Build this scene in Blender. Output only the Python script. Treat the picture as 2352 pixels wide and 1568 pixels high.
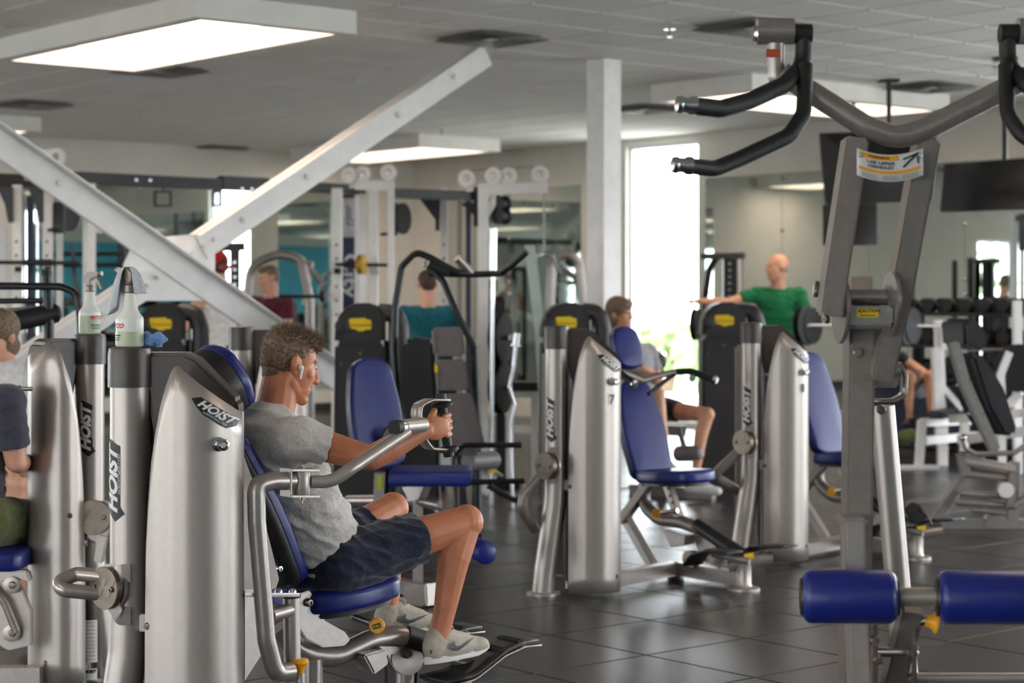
import bpy, bmesh, math, random
from mathutils import Vector, Matrix, Quaternion
V = Vector
for o in list(bpy.data.objects): bpy.data.objects.remove(o)
scene = bpy.context.scene
COL = scene.collection
random.seed(7)
# ---------------------------------------------------------------- camera
FPX, HZ, EYE = 4400.0, 680.0, 1.5          # focal length and horizon row of the 2352x1568 frame, eye height
cam_d = bpy.data.cameras.new('camera'); cam = bpy.data.objects.new('camera', cam_d); COL.objects.link(cam)
cam.location = (0, 0, EYE); cam.rotation_euler = (math.pi/2, 0, 0)
cam_d.sensor_width = 36; cam_d.lens = 36*FPX/2352; cam_d.shift_y = -(784-HZ)/2352
cam_d.clip_end = 200
cam_d.dof.use_dof = True; cam_d.dof.focus_distance = 6.0; cam_d.dof.aperture_fstop = 3.5
scene.camera = cam
# ---------------------------------------------------------------- view, world, sun
scene.view_settings.view_transform = 'Standard'; scene.view_settings.look = 'None'
scene.view_settings.gamma = 1; scene.view_settings.use_curve_mapping = False
scene.view_settings.exposure = 0.65
world = bpy.data.worlds.new('world'); scene.world = world; world.use_nodes = True
wn = world.node_tree; wn.nodes.clear()
sky = wn.nodes.new('ShaderNodeTexSky'); sky.sky_type = 'HOSEK_WILKIE'; sky.turbidity = 6; sky.sun_direction = (-0.3, -0.5, 0.81)
mixw = wn.nodes.new('ShaderNodeMixRGB'); mixw.inputs[0].default_value = 0.75; mixw.inputs[2].default_value = (0.95, 0.97, 1.0, 1)
bg = wn.nodes.new('ShaderNodeBackground'); bg.inputs[1].default_value = 12.5
wo = wn.nodes.new('ShaderNodeOutputWorld')
wn.links.new(sky.outputs[0], mixw.inputs[1]); wn.links.new(mixw.outputs[0], bg.inputs[0]); wn.links.new(bg.outputs[0], wo.inputs[0])
LAMP = 4.0                                  # radiance of the ceiling light panels
# ---------------------------------------------------------------- materials
def lin(c):
    return tuple((x/255/12.92 if x/255 <= .04045 else ((x/255+.055)/1.055)**2.4) for x in c) + (1,)
MATS = {}
def mat(name, rgb, rough=.5, metal=0., var=.06, scale=12., bump=0., bscale=200., coat=0., emit=0., stretch=None, spec=.5, sheen=0.):
    m = bpy.data.materials.new(name); m.use_nodes = True
    nt = m.node_tree; b = nt.nodes['Principled BSDF']; L = nt.links
    c = lin(rgb)
    b.inputs['Roughness'].default_value = rough; b.inputs['Metallic'].default_value = metal
    b.inputs['Coat Weight'].default_value = coat; b.inputs['Specular IOR Level'].default_value = spec
    b.inputs['Sheen Weight'].default_value = sheen
    tc = nt.nodes.new('ShaderNodeTexCoord')
    src = tc.outputs['Object']
    if stretch:
        mp = nt.nodes.new('ShaderNodeMapping'); mp.inputs['Scale'].default_value = stretch
        L.new(src, mp.inputs[0]); src = mp.outputs[0]
    if var:
        n = nt.nodes.new('ShaderNodeTexNoise'); n.inputs['Scale'].default_value = scale; n.inputs['Detail'].default_value = 4
        L.new(src, n.inputs[0])
        r = nt.nodes.new('ShaderNodeValToRGB')
        r.color_ramp.elements[0].position = .3; r.color_ramp.elements[1].position = .7
        r.color_ramp.elements[0].color = tuple(x*(1-var*2) for x in c[:3])+(1,)
        r.color_ramp.elements[1].color = tuple(min(1, x*(1+var*2)) for x in c[:3])+(1,)
        L.new(n.outputs[0], r.inputs[0]); L.new(r.outputs[0], b.inputs['Base Color'])
    else:
        b.inputs['Base Color'].default_value = c
    if bump:
        n2 = nt.nodes.new('ShaderNodeTexNoise'); n2.inputs['Scale'].default_value = bscale; n2.inputs['Detail'].default_value = 3
        L.new(src, n2.inputs[0])
        bp = nt.nodes.new('ShaderNodeBump'); bp.inputs['Strength'].default_value = bump; bp.inputs['Distance'].default_value = .01
        L.new(n2.outputs[0], bp.inputs['Height']); L.new(bp.outputs[0], b.inputs['Normal'])
    if emit:
        b.inputs['Emission Color'].default_value = c; b.inputs['Emission Strength'].default_value = emit
    MATS[name] = m
    return m
silver = mat('silver_paint', (170,161,155), .38, .55, .012, 60)
steel = mat('frame_grey', (158,150,146), .32, .6, .04, 40, .04, 900)
gun = mat('gunmetal', (138,128,123), .42, .5, .04, 40, .05, 700)
chrome = mat('chrome', (196,196,200), .2, 1., .02)
raw = mat('machined_steel', (128,116,104), .38, .9, .08, 30, .1, 300)
blackp = mat('black_plastic', (34,33,34), .42, 0, .08, 20, .05, 500)
blackm = mat('black_metal', (30,30,33), .38, .2, .08, 20)
capb = mat('brown_black_plastic', (62,54,50), .38, 0, .05, 25, .05, 600)
cabm = mat('charcoal_cabinet', (50,47,48), .45, .1, .06, 15, .05, 500)
rubber = mat('rubber_grip', (26,25,26), .55, 0, .08, 30, .1, 300)
blue = mat('blue_vinyl', (22,36,114), .36, 0, .05, 18, .06, 350, spec=.5)
navyv = mat('black_vinyl', (38,37,42), .42, 0, .05, 18, .06, 350)
greyv = mat('grey_vinyl', (108,101,100), .5, 0, .05, 18, .06, 350)
white = mat('white_steel', (232,228,226), .38, 0, .03, 8)
whitep = mat('white_paint', (226,223,220), .5, 0, .03, 6)
yellow = mat('yellow_label', (232,196,20), .45, 0, .02)
orange = mat('amber_knob', (240,165,20), .35, 0, .03)
ink = mat('black_ink', (22,22,24), .5, 0, .02)
decalw = mat('white_print', (222,220,220), .5, 0, .02)
decals = mat('silver_print', (196,194,192), .45, .2, .02)
redink = mat('red_print', (196,50,40), .5, 0, .02)
blueink = mat('blue_print', (50,62,160), .5, 0, .02)
iron = mat('cast_iron', (38,38,40), .5, .3, .1, 25, .1, 200)
screenm = mat('screen', (14,14,18), .12, 0, .04, 4)
def set_in(m, **kw):
    b = m.node_tree.nodes['Principled BSDF']
    for k, v in kw.items(): b.inputs[k.replace('_', ' ')].default_value = v
# ---------------------------------------------------------------- mesh helpers
def fillet(pts, rad, n=6):
    pts = [V(p) for p in pts]
    if len(pts) < 3: return pts
    out = [pts[0]]
    for i in range(1, len(pts)-1):
        a, b, c = pts[i-1], pts[i], pts[i+1]
        d1, d2 = (a-b), (c-b); l1, l2 = d1.length, d2.length
        if l1 < 1e-6 or l2 < 1e-6: continue
        d1 /= l1; d2 /= l2
        ang = d1.angle(d2)
        if ang > math.pi-.03: out.append(b); continue
        t = min(rad/max(math.tan(ang/2), .05), l1*.48, l2*.48)
        p1, p2 = b+d1*t, b+d2*t
        for k in range(n+1):
            s = k/n
            out.append(p1*(1-s)**2 + b*2*s*(1-s) + p2*s*s)
    out.append(pts[-1])
    return out
class MB:
    def __init__(self): self.bm = bmesh.new()
    def _f(self, vs):
        try: return self.bm.faces.new(vs)
        except ValueError: return None
    def box(self, c, s, R=None):
        c = V(c); vs = []
        for z in (-1, 1):
            for y in (-1, 1):
                for x in (-1, 1):
                    p = V((x*s[0]/2, y*s[1]/2, z*s[2]/2))
                    vs.append(self.bm.verts.new(c + (R @ p if R else p)))
        for f in ((0,2,3,1), (4,5,7,6), (0,1,5,4), (2,6,7,3), (0,4,6,2), (1,3,7,5)): self._f([vs[i] for i in f])
        return self
    def tube(self, pts, r, seg=12, rad=None, caps=True, flat=1., rs=None, up=None):
        pts = fillet(pts, rad) if rad else [V(p) for p in pts]
        n = len(pts); rings = []
        t0 = (pts[1]-pts[0]).normalized()
        u = V(up) if up else V((0,0,1))
        if abs(t0.dot(u)) > .95: u = V((0,1,0)) if not up else u
        nx = t0.cross(u).normalized(); prev = t0
        for i, p in enumerate(pts):
            if i == 0: t = t0
            elif i == n-1: t = (pts[i]-pts[i-1]).normalized()
            else: t = ((pts[i]-pts[i-1]).normalized()+(pts[i+1]-pts[i]).normalized()).normalized()
            q = prev.rotation_difference(t); nx = (q @ nx); nx = (nx - t*nx.dot(t)).normalized(); prev = t
            by = t.cross(nx)
            rr = rs[i] if rs else r
            rings.append([self.bm.verts.new(p + nx*(math.cos(a)*rr) + by*(math.sin(a)*rr*flat)) for a in [2*math.pi*k/seg for k in range(seg)]])
        for i in range(n-1):
            for k in range(seg):
                self._f([rings[i][k], rings[i][(k+1)%seg], rings[i+1][(k+1)%seg], rings[i+1][k]])
        if caps:
            self._f(list(reversed(rings[0]))); self._f(rings[-1])
        return self
    def bar(self, pts, w, h, rad=None, up=(0,0,1)):          # rectangular tube, w across, h along up
        pts = fillet(pts, rad) if rad else [V(p) for p in pts]
        n = len(pts); rings = []; u0 = V(up)
        for i, p in enumerate(pts):
            if i == 0: t = (pts[1]-pts[0]).normalized()
            elif i == n-1: t = (pts[i]-pts[i-1]).normalized()
            else: t = ((pts[i]-pts[i-1]).normalized()+(pts[i+1]-pts[i]).normalized()).normalized()
            s = t.cross(u0).normalized(); b = s.cross(t).normalized()
            rings.append([self.bm.verts.new(p + s*(a*w/2) + b*(c*h/2)) for a, c in ((-1,-1),(1,-1),(1,1),(-1,1))])
        for i in range(n-1):
            for k in range(4): self._f([rings[i][k], rings[i][(k+1)%4], rings[i+1][(k+1)%4], rings[i+1][k]])
        self._f(list(reversed(rings[0]))); self._f(rings[-1])
        return self
    def cyl(self, a, b, r, r2=None, seg=20):
        return self.tube([a, b], r, seg, rs=[r, r if r2 is None else r2])
    def lathe(self, a, axis, prof, seg=24):                   # prof: (distance along axis, radius)
        a = V(a); t = V(axis).normalized()
        u = V((0,0,1)) if abs(t.z) < .9 else V((1,0,0))
        nx = t.cross(u).normalized(); by = t.cross(nx); rings = []
        for d, r in prof:
            rings.append([self.bm.verts.new(a+t*d+nx*(math.cos(q)*max(r,1e-4))+by*(math.sin(q)*max(r,1e-4))) for q in [2*math.pi*k/seg for k in range(seg)]])
        for i in range(len(rings)-1):
            for k in range(seg): self._f([rings[i][k], rings[i][(k+1)%seg], rings[i+1][(k+1)%seg], rings[i+1][k]])
        self._f(list(reversed(rings[0]))); self._f(rings[-1])
        return self
    def ell(self, c, r, R=None, seg=16, rings=10):
        c = V(c); rows = []
        for i in range(1, rings):
            th = math.pi*i/rings
            row = []
            for k in range(seg):
                ph = 2*math.pi*k/seg
                p = V((r[0]*math.sin(th)*math.cos(ph), r[1]*math.sin(th)*math.sin(ph), r[2]*math.cos(th)))
                row.append(self.bm.verts.new(c+(R @ p if R else p)))
            rows.append(row)
        tp = self.bm.verts.new(c+(R @ V((0,0,r[2])) if R else V((0,0,r[2])))); bt = self.bm.verts.new(c-(R @ V((0,0,r[2])) if R else V((0,0,r[2]))))
        for k in range(seg):
            self._f([tp, rows[0][k], rows[0][(k+1)%seg]])
            self._f([bt, rows[-1][(k+1)%seg], rows[-1][k]])
        for i in range(len(rows)-1):
            for k in range(seg): self._f([rows[i][k], rows[i+1][k], rows[i+1][(k+1)%seg], rows[i][(k+1)%seg]])
        return self
    def prism(self, poly, ext):                               # closed polygon of 3D points, swept by vector ext (both ways by half)
        e = V(ext)/2
        a = [self.bm.verts.new(V(p)-e) for p in poly]; b = [self.bm.verts.new(V(p)+e) for p in poly]
        n = len(a)
        self._f(list(reversed(a))); self._f(b)
        for i in range(n): self._f([a[i], a[(i+1)%n], b[(i+1)%n], b[i]])
        return self
    def grid(self, rows):                                     # rows of points -> surface
        vv = [[self.bm.verts.new(V(p)) for p in r] for r in rows]
        for i in range(len(vv)-1):
            for k in range(len(vv[0])-1): self._f([vv[i][k], vv[i][k+1], vv[i+1][k+1], vv[i+1][k]])
        return self
    def mesh(self, name, bevel=0, bseg=2, sharp=35, O=None):
        bm = self.bm
        bmesh.ops.recalc_face_normals(bm, faces=bm.faces)
        if bevel:
            es = [e for e in bm.edges if len(e.link_faces) == 2 and e.calc_face_angle(0) > .6]
            bmesh.ops.bevel(bm, geom=es, offset=bevel, segments=bseg, affect='EDGES', clamp_overlap=True)
        if O is not None: bmesh.ops.translate(bm, verts=bm.verts, vec=-V(O))
        me = bpy.data.meshes.new(name); bm.to_mesh(me); bm.free()
        for p in me.polygons: p.use_smooth = True
        try: me.set_sharp_from_angle(angle=math.radians(sharp))
        except Exception: pass
        return me
class Thing:
    """A thing built in world coordinates around its base point loc; parts are its children."""
    def __init__(self, name, label, cat, loc=(0,0,0), group=None, kind=None):
        self.O = V(loc); self.e = bpy.data.objects.new(name, None); COL.objects.link(self.e)
        self.e.empty_display_size = .1
        self.e.location = self.O
        if label: self.e['label'] = label
        if cat: self.e['category'] = cat
        if group: self.e['group'] = group
        if kind: self.e['kind'] = kind
    def part(self, name, mb, m, parent=None, bevel=0, sharp=35, label=None, solid=0):
        me = mb if isinstance(mb, bpy.types.Mesh) else mb.mesh(name, bevel, O=self.O, sharp=sharp)
        o = bpy.data.objects.new(name, me); COL.objects.link(o); o.parent = parent or self.e
        me.materials.append(m)
        if label: o['label'] = label
        if solid:
            s = o.modifiers.new('solid', 'SOLIDIFY'); s.thickness = solid; s.offset = 0
        return o
    def copy(self, loc, rotz=0, label=None):
        r = self.e.copy(); COL.objects.link(r); r.location = loc; r.rotation_euler = (0,0,rotz)
        if label: r['label'] = label
        for ch in self.e.children:
            c = ch.copy(); COL.objects.link(c); c.parent = r
            for g in ch.children:
                d = g.copy(); COL.objects.link(d); d.parent = c
        return r
def single(name, mb, m, label=None, cat=None, group=None, kind=None, bevel=0, O=(0,0,0), sharp=35):
    me = mb.mesh(name, bevel, O=O, sharp=sharp); me.materials.append(m)
    o = bpy.data.objects.new(name, me); COL.objects.link(o); o.location = O
    for k, v in (('label', label), ('category', cat), ('group', group), ('kind', kind)):
        if v: o[k] = v
    return o
def child(name, me, m, parent, loc=(0,0,0)):
    o = bpy.data.objects.new(name, me); COL.objects.link(o); o.parent = parent; o.location = loc
    if m and not me.materials: me.materials.append(m)
    return o
# photograph pixel -> world point at a chosen distance; and on a chosen upright plane
def W(px, py, d): return V(((px-1176)/FPX*d, d, EYE-(py-HZ)/FPX*d))
class Plane:
    """upright plane through p0 with horizontal normal n; at(px,py,off) = the point off metres along n that lies on that sight line"""
    def __init__(self, p0, n): self.n = V((n[0], n[1], 0)).normalized(); self.c = V((p0[0], p0[1], 0)).dot(self.n)
    def __call__(self, px, py, off=0.):
        k = (px-1176)/FPX
        d = (self.c+off)/(k*self.n.x+self.n.y)
        return W(px, py, d)
TH = math.radians(40)
B = V((math.cos(TH), math.sin(TH), 0)); A = V((-math.sin(TH), math.cos(TH), 0)); Z = V((0,0,1))
def UV(u, v, z=0.): return B*u + A*v + Z*z
def uv_of(p): return p.dot(B), p.dot(A)
def proj(p): return (1176+FPX*p.x/p.y, HZ-FPX*(p.z-EYE)/p.y)
# lettering: flat mesh of a text, then mapped by a function (x, y) -> world
def text_pts(s, size=1., shear=0., align='CENTER', bold=0.):
    cu = bpy.data.curves.new('t', 'FONT'); cu.body = s; cu.size = size; cu.shear = shear; cu.align_x = align; cu.align_y = 'CENTER'
    cu.resolution_u = 3; cu.offset = bold; cu.fill_mode = 'FRONT'
    o = bpy.data.objects.new('t', cu); COL.objects.link(o)
    dg = bpy.context.evaluated_depsgraph_get(); me = bpy.data.meshes.new_from_object(o.evaluated_get(dg))
    bpy.data.objects.remove(o)
    vs = [tuple(v.co) for v in me.vertices]; fs = [tuple(p.vertices) for p in me.polygons]
    bpy.data.meshes.remove(me); bpy.data.curves.remove(cu)
    return vs, fs
def decal(thing, name, vs, fs, fn, m, parent=None, cut=0):
    bm = bmesh.new(); vv = [bm.verts.new((x, y, 0)) for x, y, *_ in vs]
    for f in fs:
        try: bm.faces.new([vv[i] for i in f])
        except ValueError: pass
    if cut:
        xs = [v.co.x for v in bm.verts]; x0, x1 = min(xs), max(xs); k = x0
        while k < x1:
            bmesh.ops.bisect_plane(bm, geom=bm.verts[:]+bm.edges[:]+bm.faces[:], plane_co=(k,0,0), plane_no=(1,0,0)); k += cut
        ys = [v.co.y for v in bm.verts]; k = min(ys); y1 = max(ys)
        while k < y1:
            bmesh.ops.bisect_plane(bm, geom=bm.verts[:]+bm.edges[:]+bm.faces[:], plane_co=(0,k,0), plane_no=(0,1,0)); k += cut
    for v in bm.verts: v.co = fn(v.co.x, v.co.y)
    me = bpy.data.meshes.new(name); 
    bmesh.ops.translate(bm, verts=bm.verts, vec=-thing.O)
    bm.to_mesh(me); bm.free(); me.materials.append(m)
    o = bpy.data.objects.new(name, me); COL.objects.link(o); o.parent = parent or thing.e
    return o
def rect_pts(w, h, cx=0, cy=0, skew=0):
    return [(cx-w/2-skew*h/2, cy-h/2), (cx+w/2-skew*h/2, cy-h/2), (cx+w/2+skew*h/2, cy+h/2), (cx-w/2+skew*h/2, cy+h/2)], [(0,1,2,3)]
def bolt(mb, p, n, r=.009, h=.006):
    return mb.lathe(p, n, [(-.002, r), (h*.4, r), (h, r*.75), (h*1.05, r*.4), (h*.7, r*.38)], 12)
# ================================================================ THE ROOM
CEIL = 3.35
U0, U1, V0, V1 = -9.0, 15.57, -7.0, 20.6
ROT = Matrix.Rotation(TH, 3, 'Z')
def ubox(mb, u0, u1, v0, v1, z0, z1):
    mb.box(UV((u0+u1)/2, (v0+v1)/2, (z0+z1)/2), (u1-u0, v1-v0, z1-z0), ROT); return mb
m_floor = mat('rubber_tile', (52,49,49), .27, 0, .10, 60, .10, 260, spec=.55)
m_joint = mat('floor_joint', (26,25,25), .8, 0, .05)
m_ceil = mat('ceiling_tile', (238,235,232), .9, 0, .03, 90, .35, 160)
m_grid = mat('ceiling_grid', (215,212,209), .8, 0, .02)
m_wall = mat('wall_paint', (216,211,202), .75, 0, .02, 3, .04, 120)
m_teal = mat('turquoise_standin', (70,165,190), .6, 0, .03, 3)
m_base = mat('baseboard_black', (40,38,38), .6, 0, .03)
m_alu = mat('window_aluminium', (200,205,212), .4, .3, .02)
m_mirror = mat('mirror_silver', (205,212,208), .015, 1., 0)
m_light = mat('lamp_diffuser', (255,234,212), .6, 0, 0, emit=LAMP)
m_ground = mat('outside_ground', (190,188,180), .9, 0, .05, 2)
m_leaf = mat('outside_leaf', (120,150,90), .7, 0, .2, 3)
m_trunk = mat('outside_trunk', (110,90,70), .8, 0, .1)
m_glass = bpy.data.materials.new('window_glass'); m_glass.use_nodes = True
_n = m_glass.node_tree; _n.nodes.clear()
_t = _n.nodes.new('ShaderNodeBsdfTransparent'); _t.inputs[0].default_value = (.96,.98,.98,1)
_g = _n.nodes.new('ShaderNodeBsdfGlossy'); _g.inputs['Roughness'].default_value = .02
_m = _n.nodes.new('ShaderNodeMixShader'); _m.inputs[0].default_value = .07; _o = _n.nodes.new('ShaderNodeOutputMaterial')
_n.links.new(_t.outputs[0], _m.inputs[1]); _n.links.new(_g.outputs[0], _m.inputs[2]); _n.links.new(_m.outputs[0], _o.inputs[0])

# floor: slab plus square rubber tiles laid with open joints
floor = single('floor', ubox(MB(), U0, U1, V0, V1, -.12, -.012), m_joint, 'dark joint bed under the rubber floor tiles', None, kind='structure')
T = .615; fu, fv = 5.578, 5.776
def tile_mesh(name, s, h, ch):
    mb = MB(); a, b = s/2, s/2-ch
    lo = [mb.bm.verts.new((x*a, y*a, -h)) for x, y in ((-1,-1),(1,-1),(1,1),(-1,1))]
    md = [mb.bm.verts.new((x*a, y*a, -ch)) for x, y in ((-1,-1),(1,-1),(1,1),(-1,1))]
    tp = [mb.bm.verts.new((x*b, y*b, 0)) for x, y in ((-1,-1),(1,-1),(1,1),(-1,1))]
    mb._f(tp)
    for r0, r1 in ((lo, md), (md, tp)):
        for k in range(4): mb._f([r0[k], r0[(k+1)%4], r1[(k+1)%4], r1[k]])
    me = mb.mesh(name, sharp=20); return me
def lay(parent, piece, m, u_off, v_off, s, gap, z, flip, h, ch, limit=300, dmax=26):
    me = tile_mesh(piece, s-gap, h, ch); me.materials.append(m)
    cells = []
    iu0, iu1 = math.floor((U0-u_off)/s), math.ceil((U1-u_off)/s); iv0, iv1 = math.floor((V0-v_off)/s), math.ceil((V1-v_off)/s)
    for i in range(iu0, iu1):
        for j in range(iv0, iv1):
            u, v = u_off+(i+.5)*s, v_off+(j+.5)*s
            if not (U0 < u < U1 and V0 < v < V1): continue
            p = UV(u, v, z); area = 0
            if p.y > 3:
                x, y = proj(p)
                if -60 < x < 2412 and -60 < y < 1628: area = 1/p.y**3
            cells.append((area, u, v))
    cells.sort(reverse=True)
    rest = MB()
    R = ROT
    for k, (area, u, v) in enumerate(cells):
        if k < limit and area > 0:
            o = child(piece, me, None, parent, UV(u, v, z)); o.rotation_euler = (math.pi if flip else 0, 0, TH)
        else:
            q = (s-gap)/2; zz = z
            vs = [rest.bm.verts.new(UV(u+a*q, v+b*q, zz)) for a, b in ((-1,-1),(1,-1),(1,1),(-1,1))]
            vb = [rest.bm.verts.new(UV(u+a*q, v+b*q, zz+(h if flip else -h))) for a, b in ((-1,-1),(1,-1),(1,1),(-1,1))]
            rest._f(vs)
            for e in range(4): rest._f([vb[e], vb[(e+1)%4], vs[(e+1)%4], vs[e]])
    o = child(piece+'_field', rest.mesh(piece+'_field', sharp=20), m, parent); o['kind'] = 'stuff'
lay(floor, 'floor_tile', m_floor, fu, fv, T, .007, 0, False, .012, .004)
ceiling = single('ceiling', ubox(MB(), U0, U1, V0, V1, CEIL+.014, CEIL+.1), m_grid, 'pale grid carrying the suspended ceiling tiles', None, kind='structure')
lay(ceiling, 'ceiling_tile', m_ceil, 9.72, 11.04, .61, .018, CEIL, True, .014, .010)

# walls with openings
def wall(name, fixed, axis, lo, hi, openings, out, label, m=None):
    mb = MB(); t0, t1 = (fixed, fixed+.22*out) if out > 0 else (fixed-.22, fixed)
    def seg(a, b, z0, z1):
        if b-a < 1e-3 or z1-z0 < 1e-3: return
        if axis == 'v': ubox(mb, t0, t1, a, b, z0, z1)
        else: ubox(mb, a, b, t0, t1, z0, z1)
    p = lo
    for a, b, z0, z1 in sorted(openings):
        seg(p, a, -.1, CEIL+.1); seg(a, b, -.1, z0); seg(a, b, z1, CEIL+.1); p = b
    seg(p, hi, -.1, CEIL+.1)
    return single(name, mb, m or m_wall, label, None, kind='structure')
WR = [(15.28, 16.46, .06, 3.27), (1.0, 3.6, .3, 3.1), (4.0, 6.6, .3, 3.1), (7.0, 9.4, .3, 3.1), (-5.5, -2.0, .3, 3.1)]
WB = [(-3.2, -.1, .2, 2.5), (.1, 3.1, .2, 2.5), (-7.0, -3.6, .2, 2.5)]
WL = [(-4, -1, .3, 2.9), (1, 4, .3, 2.9), (6, 9, .3, 2.9), (11, 14, .3, 2.9)]
wall('wall_right', U1, 'v', V0-.2, V1+.2, WR, 1, 'off white wall with mirrors and tall windows')
wall('wall_back', V1, 'u', U0-.2, U1+.2, WB, 1, 'off white far wall with mirrors behind the racks')
wall('wall_left', U0, 'v', V0-.2, V1+.2, WL, -1, 'off white wall with windows beyond the left edge')
WF = [(8.6, 11.4, .3, 3.15), (11.8, 14.8, .3, 3.15)]
wall('wall_front', V0, 'u', U0-.2, U1+.2, WF, -1, 'off white wall behind the camera')
single('added_teal_band_1', ubox(MB(), -6, 8.3, V0+.01, V0+.05, .6, 3.0), m_teal, 'added turquoise band standing in for pool glazing behind the camera', None, kind='structure')  # stand-in for pool glazing, added so the mirrors pick up turquoise
single('baseboard_right', ubox(MB(), U1-.02, U1-.001, V0, 15.2, 0, .12), m_base, 'dark baseboard along the mirror wall', None, kind='structure')
single('baseboard_back', ubox(MB(), 3.2, U1, V1-.02, V1-.001, 0, .12), m_base, 'dark baseboard along the far wall', None, kind='structure')
wcount = [0]
def window(fixed, axis, a, b, z0, z1, out, nm, nz, fr=.05):
    wcount[0] += 1
    def bx(mb, a0, a1, zz0, zz1, dep0, dep1):
        q0, q1 = sorted((fixed+out*dep0, fixed+out*dep1))
        return ubox(mb, q0, q1, a0, a1, zz0, zz1) if axis == 'v' else ubox(mb, a0, a1, q0, q1, zz0, zz1)
    f = MB(); bx(f, a, a+fr, z0, z1, .06, .14); bx(f, b-fr, b, z0, z1, .06, .14); bx(f, a, b, z0, z0+fr, .06, .14); bx(f, a, b, z1-fr, z1, .06, .14)
    root = single('window_%d' % wcount[0], f, m_alu, 'aluminium framed window in the wall', None, kind='structure')
    for i in range(1, nm): 
        c = a+(b-a)*i/nm; child('mullion', bx(MB(), c-.02, c+.02, z0, z1, .07, .13).mesh('mullion'), m_alu, root)
    for i in range(1, nz):
        c = z0+(z1-z0)*i/nz; child('mullion', bx(MB(), a, b, c-.02, c+.02, .07, .13).mesh('mullion'), m_alu, root)
    for i in range(nm):
        for j in range(nz):
            w, h = (b-a)/nm, (z1-z0)/nz
            child('pane', bx(MB(), a+i*w+.02, a+(i+1)*w-.02, z0+j*h+.02, z0+(j+1)*h-.02, .097, .103).mesh('pane'), m_glass, root)
window(U1, 'v', *WR[0], 1, 1, 1, .04)
for w in WR[1:]: window(U1, 'v', *w, 1, 2, 2)
for w in WB: window(V1, 'u', *w, 1, 3, 3)
for w in WL: window(U0, 'v', *w, -1, 2, 2)
for w in WF: window(V0, 'u', *w, -1, 2, 2)
# light portals in the openings: they emit nothing, they only tell the renderer where daylight comes in
def portal(fixed, axis, a, b, z0, z1, out):
    ld = bpy.data.lights.new('window_portal', 'AREA'); ld.shape = 'RECTANGLE'; ld.size = b-a; ld.size_y = z1-z0; ld.energy = 1; ld.cycles.is_portal = True
    o = bpy.data.objects.new('window_portal', ld); COL.objects.link(o)
    o.location = UV(fixed+.2*out, (a+b)/2, (z0+z1)/2) if axis == 'v' else UV((a+b)/2, fixed+.2*out, (z0+z1)/2)
    n = (B if axis == 'v' else A)*(-out)
    o.rotation_euler = n.to_track_quat('-Z', 'Z').to_euler()
for w in WR: portal(U1, 'v', *w, 1)
for w in WB: portal(V1, 'u', *w, 1)
for w in WL: portal(U0, 'v', *w, -1)
for w in WF: portal(V0, 'u', *w, -1)
# outside: paving and a few trees seen pale through the window
single('ground', MB().box((0,0,-.25), (160,160,.1)), m_ground, 'pale paving outside the window', None, kind='structure')
def tree(u, v, h, r, label, seed):
    rnd = random.Random(seed); p = UV(u, v, -.2)
    t = Thing('tree', label, 'tree', p, 'trees outside the windows')
    t.part('trunk', MB().tube([p, p+Z*(h*.45)+V((.1,0,0)), p+Z*(h*.7)], .1, 8, rs=[.12,.09,.05]), m_trunk)
    mb = MB()
    for i in range(260):
        a = rnd.random()*6.28; q = rnd.random(); z = h*(.35+.65*rnd.random()); rr = r*math.sqrt(q)*(1-.5*abs(z/h-.65)/.4)
        c = p+V((math.cos(a)*rr, math.sin(a)*rr, z)); s = .12+.12*rnd.random()
        n = V((rnd.gauss(0,1), rnd.gauss(0,1), rnd.gauss(0,1))).normalized(); x = n.orthogonal().normalized()*s; y = n.cross(x)
        mb._f([mb.bm.verts.new(c+e) for e in (x, y*.6, -x, -y*.6)])
    t.part('foliage', mb, m_leaf)
tree(24, 24.3, 1.1, 1.6, 'pale green shrub outside the tall narrow window, left one', 1)
tree(22, 20.9, .9, .8, 'low pale green bush outside the tall narrow window', 2)
tree(29, 26.5, 1.0, 2.0, 'pale green shrub far outside the tall narrow window', 3)
tree(1.5, 27, 5, 2.2, 'green tree outside the gridded windows of the far wall', 4)
tree(-2.5, 26, 4.4, 2.0, 'second green tree outside the gridded windows of the far wall', 5)

# mirrors: tall panels side by side on two walls, with small clips
def mirror_run(fixed, axis, cuts, z0, z1, side, wallname, group):
    n = len(cuts)-1
    for i in range(n):
        a, b = cuts[i]+.003, cuts[i+1]-.003
        c0, c1 = sorted((fixed-side*.002, fixed-side*.010))
        mb = MB()
        if axis == 'v': ubox(mb, c0, c1, a, b, z0, z1); base = UV(fixed-side*.01, (a+b)/2, z0)
        else: ubox(mb, a, b, c0, c1, z0, z1); base = UV((a+b)/2, fixed-side*.01, z0)
        o = single('mirror', mb, m_mirror, 'tall frameless mirror panel on the %s' % wallname[i], 'mirror', group, O=base)
        for zz in (z1-.05, z1-.62, (z0+z1)/2+.1, (z0+z1)/2-.05):
            p = UV(fixed-side*.012, b, zz) if axis == 'v' else UV(b, fixed-side*.012, zz)
            cl = MB().lathe(p-base, (B if axis == 'v' else A)*-side, [(0,.02),(.008,.02),(.014,.012),(.015,.001)], 10)
            child('clip', cl.mesh('clip'), chrome, o)
rc = [9.0, 10.3, 11.6, 12.8, 14.0, 15.15]
mirror_run(U1, 'v', rc, .3, 2.83, 1, ['right wall, first past the frame edge', 'right wall behind the dumbbell racks', 'right wall behind the hanging screens', 'right wall beside the bald man in green', 'right wall next to the bright window'], 'mirrors on the right wall')
mirror_run(U1, 'v', [17.25, 18.6, 20.0], .3, 2.85, 1, ['wall just left of the white column', 'wall behind the cable station pulleys'], 'mirrors left of the column')
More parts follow.
